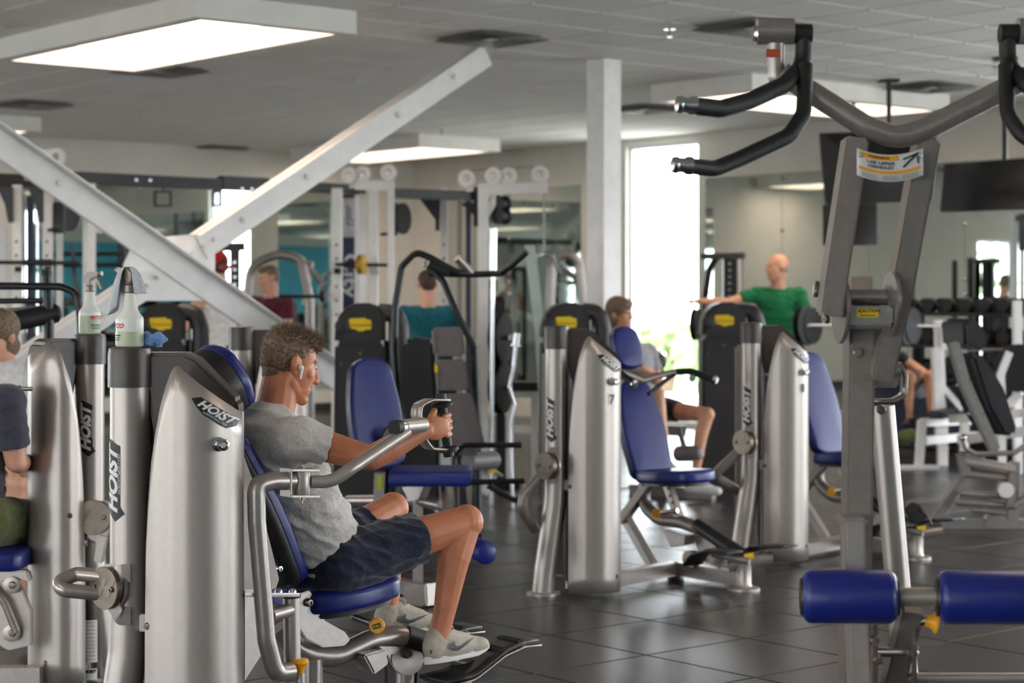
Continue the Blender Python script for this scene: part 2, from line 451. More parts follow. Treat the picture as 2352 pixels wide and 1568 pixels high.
mirror_run(V1, 'u', [9.8, 11.4, 13.0, 14.4], .3, 2.85, 1, ['far wall above the gusset plate', 'far wall behind the man in the red cap', 'far wall behind the man in maroon'], 'mirrors on the far wall')

# ceiling light boxes
m_house = mat('lamp_housing', (228,224,220), .6, 0, .02, 5)
def light_box(u, v, long, label, L=2.65, Wd=1.2):
    lu, lv = (L, Wd) if long == 'u' else (Wd, L)
    zb = CEIL-.15
    t = Thing('ceiling_light', label, 'ceiling light', UV(u, v, CEIL), 'drop box ceiling lights')
    e = .1; mb = MB()
    ubox(mb, u-lu/2, u-lu/2+e, v-lv/2, v+lv/2, zb, CEIL-.0005); ubox(mb, u+lu/2-e, u+lu/2, v-lv/2, v+lv/2, zb, CEIL-.0005)
    ubox(mb, u-lu/2+e, u+lu/2-e, v-lv/2, v-lv/2+e, zb, CEIL-.0005); ubox(mb, u-lu/2+e, u+lu/2-e, v+lv/2-e, v+lv/2, zb, CEIL-.0005)
    t.part('housing', mb, m_house)
    n = 3
    for i in range(n):
        a0, a1 = -L/2+e+i*(L-2*e)/n+.012, -L/2+e+(i+1)*(L-2*e)/n-.012; b0, b1 = -Wd/2+e+.012, Wd/2-e-.012
        q = ubox(MB(), u+a0, u+a1, v+b0, v+b1, CEIL-.008, CEIL-.002) if long == 'u' else ubox(MB(), u+b0, u+b1, v+a0, v+a1, CEIL-.008, CEIL-.002)
        t.part('diffuser', q, m_light, label='glowing warm white diffuser panel')
LB = [(6.62, 11.6, 'v', 'large drop box light at the upper left of the ceiling'),
      (13.8, 18.7, 'v', 'drop box light in the far corner above the cable station'),
      (13.05, 11.48, 'u', 'drop box light behind the tall lever handles'),
      (8.4, 19.35, 'v', 'drop box light cut by the left frame edge above the brace'),
      (6.62, 3.6, 'v', 'added unseen drop box light over the near strength machines'), (0., 3.6, 'v', 'added unseen drop box light behind the near towers, left of frame'),  # from here on: boxes out of view, added to light the room
      (0., 11.5, 'v', 'added unseen drop box light left of frame beside the far racks'), (13.0, 3.6, 'u', 'added unseen drop box light right of frame by the side windows'),
      (-5.5, 5., 'v', 'added unseen drop box light by the left wall windows'), (-5.5, 14., 'v', 'added unseen drop box light by the far left corner'),
      (6.62, -3.5, 'v', 'added unseen drop box light behind the camera'), (0., -3.5, 'v', 'drop box light behind the camera, left one, added unseen'), (1.0, 18.0, 'v', 'added unseen drop box light near the gridded far windows')]
for u, v, l, lab in LB: light_box(u, v, l, lab, L=2.1 if abs(u-8.4) < .01 else 2.85 if lab.startswith('large') else 2.65)

# air diffusers and sprinklers
m_vent = mat('vent_metal', (150,146,142), .5, .2, .03)
def vent(px, py, label):
    d = FPX*(CEIL-EYE)/(HZ-py); c = W(px, py, d); c.z = CEIL
    u, v = uv_of(c)
    t = Thing('air_vent', label, 'vent', c, 'square ceiling vents')
    for k, s in enumerate((.6, .46, .33, .2)):
        h = s/2; g = h-.055; z0, z1 = CEIL-.002, CEIL-.03
        mb = MB()
        o = [UV(u+a*h, v+b*h, z1) for a, b in ((-1,-1),(1,-1),(1,1),(-1,1))]; i = [UV(u+a*g, v+b*g, z0) for a, b in ((-1,-1),(1,-1),(1,1),(-1,1))]
        for e in range(4): mb._f([mb.bm.verts.new(p) for p in (o[e], o[(e+1)%4], i[(e+1)%4], i[e])])
        t.part('louver', mb, m_vent, solid=.004)
    t.part('core', ubox(MB(), u-.04, u+.04, v-.04, v+.04, CEIL-.025, CEIL-.003), m_house)
    t.part('throat', ubox(MB(), u-.24, u+.24, v-.24, v+.24, CEIL-.0035, CEIL-.001), blackp)
for px, py, lab in ((1128,84,'square ceiling vent at the top of the diagonal brace'), (75,237,'square ceiling vent above the left frame edge'), (500,338,'square ceiling vent over the far wall mirrors'),
                    (1480,247,'square ceiling vent right of the white column'), (2140,196,'square ceiling vent above the hanging screens'), (1730,58,'square ceiling vent behind the top lever pivot'), (365,158,'square ceiling vent just past the large light')):
    vent(px, py, lab)
def sprinkler(px, py, label):
    d = FPX*(CEIL-EYE)/(HZ-py); c = W(px, py, d); c.z = CEIL
    t = Thing('sprinkler', label, 'sprinkler', c, 'fire sprinklers')
    t.part('escutcheon', MB().lathe(c, -Z, [(0,.045),(.006,.042),(.008,.02)], 16), chrome)
    t.part('nozzle', MB().lathe(c, -Z, [(.006,.012),(.03,.012),(.035,.007),(.05,.004),(.055,.022),(.058,.022),(.06,.003)], 14), chrome)
for px, py, lab in ((1538,66,'chrome fire sprinkler right of the column top'), (825,180,'chrome fire sprinkler left of the brace'), (2287,152,'chrome fire sprinkler at the upper right'), (330,256,'chrome fire sprinkler below the large light'), (1015,298,'chrome fire sprinkler over the corner light')):
    sprinkler(px, py, lab)

# white column and X brace
colp = V((.72, 15.0, 0))
t = Thing('column', 'square white steel column beside the bright window', 'column', colp)
t.part('shaft', MB().box(colp+Z*(CEIL/2-.001), (.195,.195,CEIL-.004), ROT), white, bevel=.006)
t.part('base_plate', MB().box(colp+Z*.008, (.32,.32,.016), ROT), white)
br = Thing('diagonal_brace', 'white bolted steel X brace with gusset plate at its crossing', 'brace', colp-B*3.83)
def BR(t_, z, off=0.): return colp + B*t_ + A*off + Z*z
bn = A*1.0
def brace_leg(t0, z0, t1, z1, name):
    d = (BR(t1, z1)-BR(t0, z0)).normalized(); up = A.cross(d).normalized()
    if up.z < 0: up = -up
    p0, p1 = BR(t0, z0), BR(t1, z1)
    D, Wd, th = .175, .075, .012
    for s in (-1, 1):
        mb = MB()
        c0, c1 = p0+A*(s*.012), p1+A*(s*.012)
        mb.bar([c0, c1], th, D, up=up)
        mb.bar([c0+up*(D/2)+A*(s*Wd/2), c1+up*(D/2)+A*(s*Wd/2)], Wd, th, up=up)
        a = br.part(name, mb, white, bevel=.003)
    for f in (.13, .34, .66, .87):
        q = p0.lerp(p1, f); br.part('stitch_bolt', bolt(MB(), q-A*.018, -A, .022, .016), white); br.part('stitch_bolt', bolt(MB(), q+A*.018, A, .022, .016), white)
sl = .605; tc_ = -3.83; zc = 1.70
brace_leg(tc_+2.64, zc+2.64*sl, tc_+.2, zc+.2*sl, 'brace_angle')
brace_leg(tc_-.2, zc-.2*sl, tc_-zc/sl+.12, .09, 'brace_angle')
brace_leg(tc_-2.64, zc+2.64*sl, tc_+zc/sl-.12, .09, 'brace_angle')
g = MB(); g.prism([BR(tc_+a, zc+b) for a, b in ((-.37,.0),(-.28,.17),(.29,.22),(.31,.2),(.31,-.23),(-.26,-.23))], A*.012)
br.part('gusset_plate', g, white, bevel=.002)
for s in (-1, 1):
    for k in range(3):
        q = BR(tc_+s*(.13+.08*k), zc+(.13+.08*k)*sl*(1 if s > 0 else -1)); br.part('gusset_bolt', bolt(MB(), q-A*.02, -A, .016, .014), white)
# ================================================================ STRENGTH MACHINES WITH SILVER TOWERS
SHW = .265
def sh_plan(s):                                    # shroud plan curve: (right, back)
    pts = [(0,-.075),(.12,-.098),(.3,-.118),(.5,-.125),(.68,-.115),(.82,-.09),(.92,-.055),(.98,-.01),(1.,.05)]
    for i in range(len(pts)-1):
        if s <= pts[i+1][0] or i == len(pts)-2:
            f = (s-pts[i][0])/(pts[i+1][0]-pts[i][0]); return s*SHW, pts[i][1]*(1-f)+pts[i+1][1]*f
def sh_top(s):
    pts = [(0,.50),(.015,.78),(.04,.90),(.08,1.02),(.13,1.105),(.19,1.185),(.25,1.24),(.31,1.283),(.35,1.298),(.39,1.302),(.44,1.288),(.7,1.232),(.9,1.187),(1.,1.16)]
    for i in range(len(pts)-1):
        if s <= pts[i+1][0]:
            f = (s-pts[i][0])/(pts[i+1][0]-pts[i][0]); return pts[i][1]*(1-f)+pts[i+1][1]*f
    return pts[-1][1]
class Tower:
    def __init__(self, t, base, e1, top=sh_top, capx=.27, w=SHW):
        self.w = w
        self.t, self.b, self.e1 = t, V(base), V(e1).normalized(); self.e2 = V((-self.e1.y, self.e1.x, 0))
        if self.e2.y < 0: self.e2 = -self.e2
        T_, P = t, self.P
        # column with its flared lower end
        c = P(-.06, 0, 0)
        pts = [P(-.125, 0, .012), P(-.115, 0, .12), P(-.066, 0, .46), P(-.06, 0, .62), P(-.06, 0, 1.25)]
        self.column = T_.part('column', MB().tube(pts, .057, 24, rad=.25), silver)
        T_.part('column_foot', MB().lathe(P(-.125,0,0), Z, [(0,.085),(.012,.085),(.016,.07)], 24), silver, parent=self.column)
        self.cap = T_.part('tower_cap', MB().tube([P(-.06,0,1.235), P(-.06,0,1.33), P(-.06,0,1.348), P(-.06,0,1.352)], .063, 28, rs=[.0635,.063,.06,.05]), capb)
        poly = [(-.03,1.335),(.10,1.335),(.135,1.318),(.255,1.195),(.258,1.165),(.24,1.09),(.06,1.05),(.03,1.055),(.008,1.11),(-.01,1.22),(-.03,1.26)]
        poly = [(min(x, capx), z) for x, z in poly]
        T_.part('cap_body', MB().prism([P(x, .06, z) for x, z in poly], self.e2*.13), capb, bevel=.012)
        rows = []
        S = [0,.004,.015,.04,.08,.13,.19,.25,.31,.35,.39,.44,.52,.6,.68,.74,.8,.85,.9,.94,.97,.99,1.]
        for f in [k/16 for k in range(17)]:
            rows.append([P(sh_plan(s)[0]*w/SHW, sh_plan(s)[1], .02+(top(s)-.02)*f) for s in S])
        self.shroud = T_.part('shroud', MB().grid(rows), silver, solid=.005, sharp=60)
        # guide rod and dark weight stack glimpsed in the gap
        T_.part('weight_stack', MB().box(P(.11*w/SHW,.045,.55), (.17*w/SHW,.15,1.0), Matrix.Rotation(math.atan2(self.e1.y, self.e1.x), 3, 'Z')), blackm, bevel=.004)
        for x in (.0, .03): T_.part('guide_rod', MB().cyl(P(x-.012,.07,.02), P(x-.012,.07,1.2), .011, seg=10), chrome)
        T_.part('rear_panel', MB().box(P(-.105,.16,.62), (.05,.10,1.2), Matrix.Rotation(math.atan2(self.e1.y, self.e1.x), 3, 'Z')), steel, bevel=.015)
        for s, z in ((.03,.55),(.9,.10)):
            x, y = sh_plan(s); T_.part('bolt', bolt(MB(), P(x*w/SHW, y, z), -self.e2, .011, .008), raw, parent=self.shroud)
        T_.part('bracket', MB().box(P(-.006,-.05,.555), (.03,.02,.05)), silver, bevel=.003)
    def P(self, x, y, z): return self.b + self.e1*x + self.e2*y + Z*z
    def SP(self, s, z, off=.004):
        x, y = sh_plan(s); x2, y2 = sh_plan(min(1, s+.01)); x1, y1 = sh_plan(max(0, s-.01))
        n = V((y2-y1, -(x2-x1))).normalized()
        return self.P(x+n.x*off, y+n.y*off, z)
    def col_logo(self, zc, phi0, size=1., sub=True):
        r = .0585; sx = 1 if self.e1.x > 0 else -1
        def fn(x, y, rr=r):
            ph = math.radians(phi0)-y/rr
            ex = V((1,0,0)); ey = V((0,1,0)); c = self.P(-.06, 0, 0); return V((c.x, c.y, self.b.z+zc+x)) + ex*(rr*math.sin(ph)) - ey*(rr*math.cos(ph))
        k = size
        back = [(-.118*k,-.004*k),(-.095*k,-.036*k),(-.075*k,-.022*k),(.1*k,-.022*k),(.122*k,.026*k),(.07*k,.03*k),(-.06*k,.03*k),(-.09*k,.03*k)]
        decal(self.t, 'logo_plate', back, [tuple(range(len(back)))], lambda x, y: fn(x, y), ink, self.column, cut=.012)
        vs, fs = text_pts('HOIST', .064*k, .35, bold=.003)
        decal(self.t, 'logo_letters', [(x*1.02, y*.9+.006*k) for x, y, z in vs], fs, lambda x, y: fn(x, y, r+.001), decalw, self.column, cut=.012)
        if sub:
            vs, fs = text_pts('HOISTFITNESS.COM', .013*k)
            decal(self.t, 'logo_small_print', [(x+.02*k, y-.020*k) for x, y, z in vs], fs, lambda x, y: fn(x, y, r+.001), decalw, self.column, cut=.02)
    def shroud_logo(self, number=None):
        a = math.radians(-36)
        def fn(x, y, off=.0045):
            X, Y = x*math.cos(a)-y*math.sin(a), x*math.sin(a)+y*math.cos(a)
            return self.SP(min(.995, .76+X/SHW), 1.165+Y, off)
        back = [(-.075,-.0),(-.055,.018),(.06,.018),(.066,-.004),(.05,-.02),(-.02,-.02),(-.05,-.012)]
        decal(self.t, 'logo_plate', back, [tuple(range(len(back)))], fn, ink, self.shroud, cut=.01)
        vs, fs = text_pts('HOIST', .036, .35, bold=.0015)
        decal(self.t, 'logo_letters', [(x*1.0, y*.85+.003) for x, y, z in vs], fs, lambda x, y: fn(x, y, .006), decalw, self.shroud, cut=.01)
        vs, fs = text_pts('HOISTFITNESS.COM', .008)
        decal(self.t, 'logo_small_print', [(x+.01, y-.0135) for x, y, z in vs], fs, lambda x, y: fn(x, y, .006), decalw, self.shroud, cut=.02)
        p = self.SP(.80, 1.075); n = (self.SP(.80,1.075,.01)-p).normalized()
        self.t.part('stud', MB().lathe(p-n*.002, n, [(0,.021),(.008,.021),(.01,.014),(.03,.012),(.032,.017),(.04,.017),(.044,.011),(.038,.008)], 20), chrome, parent=self.shroud)
        if number:
            f2 = lambda x, y, o=.0045: self.SP(.80+x/SHW, .985+y, o)
            decal(self.t, 'number_tag', *rect_pts(.034, .06), f2, decalw, self.shroud, cut=.01)
            vs, fs = text_pts(number, .06, bold=.002); decal(self.t, 'number', vs, fs, lambda x, y: f2(x*.8, y, .0058), ink, self.shroud, cut=.01)
    def disc(self, p, n, r=.06, back=.03, H=True):
        n = V(n).normalized(); p = V(p); t = self.t
        d = t.part('pivot_disc', MB().lathe(p-n*back, n, [(0,r*.96),(back*.7,r*.96),(back*.72,r),(back,r),(back+.001,r*.985)], 36), raw)
        up = Z; s = up.cross(n).normalized()
        for k in (-1, 1): t.part('bolt', bolt(MB(), p+s*(k*r*.62)-Z*.0, n, .009, .008), raw, parent=d)
        if H:
            vs, fs = text_pts('H', r*1.0, .45, bold=.004)
            decal(t, 'embossed_letter', [(x*1.25, y) for x, y, z in vs], fs, lambda x, y: p+s*x+Z*y+n*.0022, gun, d)
        return d
def inset(ol, d):
    n = len(ol); ar = sum(ol[i][0]*ol[(i+1)%n][1]-ol[(i+1)%n][0]*ol[i][1] for i in range(n)); sg = 1 if ar > 0 else -1
    out = []
    for i in range(n):
        a, b, c = V((*ol[i-1], 0)), V((*ol[i], 0)), V((*ol[(i+1)%n], 0))
        e1, e2 = (b-a), (c-b)
        if e1.length < 1e-6: e1 = e2
        if e2.length < 1e-6: e2 = e1
        n1, n2 = V((-e1.y, e1.x, 0)).normalized()*sg, V((-e2.y, e2.x, 0)).normalized()*sg
        m = (n1+n2); m = m.normalized() if m.length > 1e-6 else n1
        out.append((b.x+m.x*d, b.y+m.y*d))
    return out
def cushion(c, right, up, n, ol, z0, z1, soft0, soft1, dome=0.):
    """rounded slab between heights z0 and z1 along n; soft0/soft1 = edge radius at each side"""
    mb = MB(); rings = []
    def ring(d, z): rings.append([mb.bm.verts.new(c+right*x+up*y+n*z) for x, y in inset(ol, d)])
    m = 5
    for k in range(m+1):
        a = math.pi/2*k/m; ring(soft0*(1-math.sin(a)), z0+soft0*(1-math.cos(a)))
    for k in range(m+1):
        a = math.pi/2*k/m; ring(soft1*(1-math.cos(a)), z1-soft1*(1-math.sin(a)))
    cx = sum(x for x, y in ol)/len(ol); cy = sum(y for x, y in ol)/len(ol); base = inset(ol, soft1)
    for f in (.75, .45): rings.append([mb.bm.verts.new(c+right*(cx+(x-cx)*f)+up*(cy+(y-cy)*f)+n*(z1+dome*(1-f*f))) for x, y in base])
    for r0, r1 in zip(rings, rings[1:]):
        for k in range(len(r0)): mb._f([r0[k], r0[(k+1)%len(r0)], r1[(k+1)%len(r0)], r1[k]])
    mb._f(list(reversed(rings[0]))); mb._f(rings[-1])
    return mb
def pad(t, name, c, right, up, outline, thick, front, back=None, soft=.022, split=.45):
    c, right, up = V(c), V(right).normalized(), V(up).normalized(); up = (up-right*up.dot(right)).normalized(); n = right.cross(up).normalized()
    h = thick/2
    if back is None: return t.part(name, cushion(c, right, up, n, outline, -h, h, soft*.8, soft, .004), front, sharp=70)
    zs = -h+thick*(1-split); s_ = thick*split
    f = t.part(name, cushion(c, right, up, n, outline, zs, h, .003, min(soft, s_*.7), .006), front, sharp=70)
    t.part(name+'_shell', cushion(c, right, up, -n, outline, -zs, h, .002, min(.05, (zs+h)*.8), .0), back, sharp=70)
    return f
def rounded(w0, w1, w2, h, n=8):                    # pad outline: half widths at top / middle / bottom and half height
    pts = []
    for k in range(n+1):
        a = math.pi*k/n; pts.append((w0*math.cos(a), h-.6*w0+.6*w0*math.sin(a)))
    for k in range(1, 5): pts.append((-(w0+(w1-w0)*math.sin(k/5*math.pi/2)), h-.6*w0-(h-.6*w0+.1*h)*k/5))
    pts.append((-w1, -.1*h))
    for k in range(1, 4): pts.append((-(w1+(w2-w1)*(k/4)**1.5), -.1*h-(.9*h-.4*w2)*k/4))
    for k in range(n+1):
        a = math.pi+math.pi*k/n; pts.append((w2*math.cos(a), -h+.4*w2+.4*w2*math.sin(a)))
    for k in range(3, 0, -1): pts.append(((w1+(w2-w1)*(k/4)**1.5), -.1*h-(.9*h-.4*w2)*k/4))
    pts.append((w1, -.1*h))
    for k in range(4, 0, -1): pts.append(((w0+(w1-w0)*math.sin(k/5*math.pi/2)), h-.6*w0-(h-.6*w0+.1*h)*k/5))
    return pts
def disc_knob(t, p, n, r, parent=None, text=None):
    n = V(n).normalized()
    k = t.part('pull_knob', MB().lathe(p-n*.03, n, [(-.03,.009),(0,.011),(.012,.014),(.02,r*.8),(.026,r),(.034,r),(.038,r*.86)], 24), orange, parent=parent)
    if text:
        s = Z.cross(n).normalized(); a = math.radians(18); s2 = s*math.cos(a)+Z*math.sin(a); u2 = Z*math.cos(a)-s*math.sin(a)
        f = lambda x, y, o=.0085: p+s2*x+u2*y+n*o
        decal(t, 'knob_label', *rect_pts(r*1.1, r*.62), f, ink, k)
        vs, fs = text_pts(text, r*.42, bold=.0003); decal(t, 'knob_letters', vs, fs, lambda x, y: f(x, y, .0092), yellow, k)
    return k

# ---------------------------------------------------------------- near chest press (the man trains on it)
F = B; R = V((F.y, -F.x, 0))
HIP = W(735, 1290, 6.25)
M = Plane(HIP, R)                                   # M(px,py,r): r metres to the man's right of his midline
nb = W(345, 1860, 5.6); nb.z = 0
cp = Thing('chest_press_machine', 'silver chest press with blue pads, used by the man in grey', 'gym machine', nb)
tw = Tower(cp, nb, (1,0,0))
tw.col_logo(.965, -38); tw.shroud_logo()
dn = V((-.62,-.78,0))
dp = tw.P(-.125, -.055, .655)
tw.disc(dp, dn, .062, .022)
cp.part('pivot_plate', MB().lathe(dp-dn.normalized()*.036, dn, [(0,.068),(.008,.068)], 32), steel)
cp.part('pivot_yoke', MB().bar([tw.P(-.045,-.062,.70), tw.P(-.075,-.066,.70), tw.P(-.098,-.05,.66), tw.P(-.098,-.05,.61), tw.P(-.075,-.066,.575), tw.P(-.045,-.062,.575)], .05, .008, rad=.01, up=dn), steel)
cp.part('pivot_arm', MB().tube([dp+V((-.005,.03,.03)), dp+V((-.09,.05,.035)), dp+V((-.135,.02,.015)), dp+V((-.12,-.0,-.005)), dp+V((-.02,.03,-.02))], .021, 16, rad=.03), steel)
# cushions
bt, bb = M(574, 990, .15), M(722, 1325, .15)
upv = (bb-bt); upv = -(upv - R*upv.dot(R)).normalized(); ctr = (bt+bb)/2-R*.15
hh = (bt-bb).length/2+.03
pn = R.cross(upv)
if pn.dot(F) < 0: pn = -pn
rv = R if R.cross(upv).dot(F) > 0 else -R
pad(cp, 'back_pad', ctr-pn*.035, rv, upv, rounded(.125,.15,.13,hh), .085, blue, blackp, .02)
hc = M(566, 866, .11)-R*.11
pad(cp, 'head_pad', hc-pn*.045, rv, upv+F*-.1, rounded(.10,.115,.09,.115), .13, blue, blackp, .03, split=.34)
cp.part('head_pad_bracket', MB().bar([hc-pn*.08-upv*.09, ctr-pn*.09+upv*(hh-.08)], .05, .02, up=pn), steel)
s0, s1 = M(740, 1390, .17), M(950, 1342, .17)
sdir = (s1-s0); sdir = (sdir-R*sdir.dot(R)).normalized(); sctr = (s0+s1)/2-R*.17-Z*.005
sl_ = (s1-s0).length/2+.02
rows = []
seat = pad(cp, 'seat_pad', sctr, R, sdir, rounded(.15,.18,.16,sl_), .07, blue, None, .024)
cp.part('seat_pan', MB().prism([sctr-Z*.045+R*x+sdir*y for x, y in rounded(.13,.16,.14,sl_-.03)], Z*.016), blackp, bevel=.004)
for py_ in (1165, 1255, 1305):
    q = M(560 if py_ < 1200 else 612 if py_ < 1280 else 640, py_, .14)
    cp.part('pad_bolt', bolt(MB(), q, R, .011, .012), chrome)
# lever arm: upright tube, hinge, swinging arm, handle
lev = cp.part('lever_upright', MB().tube([M(668,1540,.36), M(632,1546,.37), M(612,1470,.38), M(590,1200,.38), M(588,1112,.38), M(625,1104,.38), M(672,1104,.38)], .0275, 20, rad=.09), steel)
cp.part('upright_stay', MB().cyl(M(620,1413,.37), M(672,1398,.33), .021), steel)
cp.part('upright_stay', MB().cyl(M(632,1546,.37), M(682,1548,.33), .024), steel)
post = cp.part('pivot_post', MB().tube([M(669,1372,.33), M(672,1560,.33), V((M(672,1560,.33).x, M(672,1560,.33).y, .05))], .026, 20), silver)
cp.part('post_top_plate', MB().prism([M(x, 1366, r) for x, r in ((560,.30),(690,.30),(690,.38),(560,.38))], Z*.012), steel, bevel=.004)
for x in (640, 672): cp.part('bolt', bolt(MB(), M(x, 1360, .34), Z, .012, .01), chrome)
hx = M(692, 1108, .38)
hub = cp.part('hinge_hub', MB().lathe(hx-Z*.037, Z, [(0,.026),(.004,.028),(.07,.028),(.074,.026)], 24), silver)
cp.part('hinge_plate', MB().prism([M(x, 1078, .38)+R*o for x, o in ((656,-.035),(722,-.035),(722,.035),(656,.035))], Z*.006), silver, parent=hub, bevel=.002)
cp.part('hinge_plate', MB().prism([M(x, 1138, .38)+R*o for x, o in ((656,-.035),(722,-.035),(722,.035),(656,.035))], Z*.006), silver, parent=hub, bevel=.002)
cp.part('hinge_web', MB().prism([M(657, y, .38)+R*o for y, o in ((1078,-.03),(1138,-.03),(1138,.03),(1078,.03))], F*.006), silver, parent=hub, bevel=.002)
cp.part('hinge_bolt', MB().lathe(hx+Z*.04, Z, [(0,.011),(.006,.011),(.007,.006),(.014,.006)], 12), raw, parent=hub)
cp.part('hinge_bolt', MB().lathe(hx-Z*.042, -Z, [(0,.010),(.01,.010),(.011,.005),(.02,.005)], 12), raw, parent=hub)
arm = cp.part('press_arm', MB().tube([M(712,1106,.39), M(762,1106,.41), M(806,1076,.43), M(935,990,.40)], .0195, 18, rad=.1), silver)
g0, g1 = M(905,982,.41), M(972,975,.36)
bush = cp.part('grip_bushing', MB().tube([g0.lerp(g1,.3), g1], .024, 20), silver, parent=arm)
cp.part('grip_bushing_ring', MB().cyl(g0.lerp(g1,.12), g0.lerp(g1,.42), .0225, seg=20), chrome, parent=arm)
cp.part('grip_bushing_cap', MB().cyl(g0, g0.lerp(g1,.16), .0235, seg=20), rubber, parent=arm)
HR = .30                                            # the grip's distance right of the midline
yoke = [M(1024,918,HR), M(985,918,HR), M(958,930,HR), M(956,958,HR), M(972,985,HR), M(968,1008,HR), M(985,1030,HR), M(1038,1033,HR)]
cp.part('grip_yoke', MB().bar(yoke, .05, .007, rad=.03, up=(0,0,1)) if False else MB().grid([[p+R*o for o in (-.026,.026)] for p in fillet(yoke, .03)]), silver, parent=arm, solid=.007)
gt, gb_ = M(1012, 908, HR), M(1030, 1042, HR)
cp.part('grip', MB().tube([gt, gb_], .0155, 16), rubber, parent=arm)
ga = (gb_-gt).normalized()
cp.part('grip_cap', MB().lathe(gt-ga*.005, ga, [(0,.017),(.018,.019)], 18), rubber, parent=arm)
cp.part('grip_cap', MB().lathe(gb_-ga*.012, ga, [(0,.019),(.02,.017)], 18), rubber, parent=arm)
cp.part('grip_flange', MB().lathe(gt+ga*.022, ga, [(0,.03),(.004,.036),(.012,.034),(.018,.018)], 22), rubber, parent=arm)
cp.part('grip_flange', MB().lathe(gb_-ga*.026, ga, [(0,.018),(.006,.034),(.014,.036),(.017,.03)], 22), rubber, parent=arm)
# rocker frame under the seat
rock = cp.part('rocker_tube', MB().tube([M(640,1440,.0), M(690,1500,.02), M(770,1508,.04), M(850,1470,.05), M(915,1458,.06), M(995,1482,.06)], .036, 20, rad=.16), steel)
cp.part('rocker_sleeve', MB().tube([M(926,1460,.06), M(1000,1484,.06)], .040, 20), blackp, parent=rock)
plate = [(688,1362),(708,1355),(722,1372),(726,1395),(745,1425),(790,1450),(803,1468),(790,1482),(740,1486),(700,1465),(672,1425)]
cp.part('rocker_plate', MB().prism([M(x,y,.1) for x, y in plate], R*.014), steel, bevel=.003)
cp.part('rocker_plate', MB().prism([M(x,y,-.02) for x, y in plate], R*.014), steel, bevel=.003)
cp.part('bolt', bolt(MB(), M(708,1383,.11), R, .014, .014), raw)
cp.part('counterweight_box', MB().prism([M(x,y,.08) for x, y in ((818,1500),(868,1485),(876,1520),(842,1545))], R*.09), steel, bevel=.006)
cp.part('link_arm', MB().prism([M(x,y,.1) for x, y in ((868,1483),(915,1484),(917,1492),(905,1500),(868,1508))], R*.02), steel, bevel=.004)
dsc = cp.part('rocker_disc', MB().prism([M(932+38*math.cos(a), 1512+38*math.sin(a), .07) for a in [k*math.pi/12 for k in range(24)]], R*.02), steel, bevel=.003)
cp.part('bolt', bolt(MB(), M(934,1500,.085), R, .017, .018), raw, parent=dsc)
cp.part('stop_pin', MB().tube([M(886,1525,.06), M(888,1575,.06)], .005, 8), blackm)
cp.part('stop_pin', MB().tube([M(958,1525,.06), M(954,1575,.06)], .005, 8), blackm)
cp.part('knob_rod', MB().cyl(M(808,1415,.08), M(862,1436,.12), .012), chrome)
disc_knob(cp, M(866,1437,.15), V((-.1,-1,.05)), .026, text='PULL')
kb = M(690,1545,.36)
cp.part('knob_stem', MB().cyl(kb-Z*.09, kb, .013), silver)
disc_knob(cp, kb+Z*.035, Z, .025)
# base on the floor
gp = lambda px, r: V((M(px,1500,r).x, M(px,1500,r).y, .045))
cp.part('base_rail', MB().bar([gp(560,.05), gp(1060,.05)], .08, .08), steel, bevel=.006)
cp.part('base_rail', MB().bar([gp(672,.45), gp(672,-.35)], .08, .08), steel, bevel=.006)
cp.part('base_link', MB().bar([tw.P(.12,.05,.045), gp(600,.05)], .08, .08), steel, bevel=.006)
for px, r in ((930,.05),(720,.05)): cp.part('support_post', MB().tube([gp(px,r), M(px,1512,r)], .03, 16), steel)
cp.part('support_post', MB().tube([V((M(1060,1500,.08).x, M(1060,1500,.08).y, .06)), M(1060,1552,.08)], .034, 18), silver)
cp.part('post_cap', MB().lathe(M(1060,1556,.08), Z, [(0,.042),(.01,.042),(.016,.034)], 22), chrome)
for px, r in ((1060,.05),(672,.45),(672,-.35)): cp.part('foot_pad', MB().lathe(V((gp(px,r).x, gp(px,r).y, 0)), Z, [(0,.05),(.012,.05),(.02,.03)], 20), blackp)
cp.part('rear_plate', MB().prism([M(x,y,.14) for x, y in ((556,1352),(618,1352),(622,1420),(600,1500),(556,1568))], R*.02), steel, bevel=.004)
cp.part('rear_plate', MB().prism([M(x,y,.16) for x, y in ((556,1040),(590,1130),(640,1330),(632,1352),(556,1352))], R*.012), gun, bevel=.003)
def foot_plate(t, P_, top, r, w=.13):
    """curved ribbed treadle; top = pixel points along its length (heel to toe)"""
    pts = [P_(x, y, r) for x, y in top]; rp = fillet(pts, .12)
    sub = MB().grid([[p+R*(o*w)-Z*(.012+.02*(1-abs(o)*2)) for o in (-.5,-.3,0,.3,.5)] for p in rp])
    f = t.part('foot_plate', MB().grid([[p+R*(o*w*(1-.25*(i/len(rp))**4)) for o in (-.5,-.25,0,.25,.5)] for i, p in enumerate(rp)]), blackp, solid=.012)
    t.part('foot_plate_rim', sub, steel, parent=f, solid=.006)
    n = len(rp)
    for k in range(9):
        q = rp[int(n*.35)].lerp(rp[-1], k/9.5)
        j = min(n-1, int(n*.35+(n-1-n*.35)*k/9.5)); q = rp[j]
        tt = (rp[min(n-1,j+1)]-rp[j-1]).normalized()
        t.part('tread_rib', MB().bar([q+Z*.008-R*(w*.38), q+Z*.008+R*(w*.38)], .006, .006), rubber, parent=f)
    return f
foot_plate(cp, M, [(995,1560),(1060,1545),(1130,1490),(1175,1470),(1212,1466)], .17, .15)
foot_plate(cp, M, [(900,1470),(960,1462),(1010,1450),(1045,1440),(1084,1436)], -.14, .15)
cp.part('treadle_arm', MB().tube([M(995,1482,.06), M(1050,1515,.1), M(1100,1530,.17)], .024, 14, rad=.05), steel)
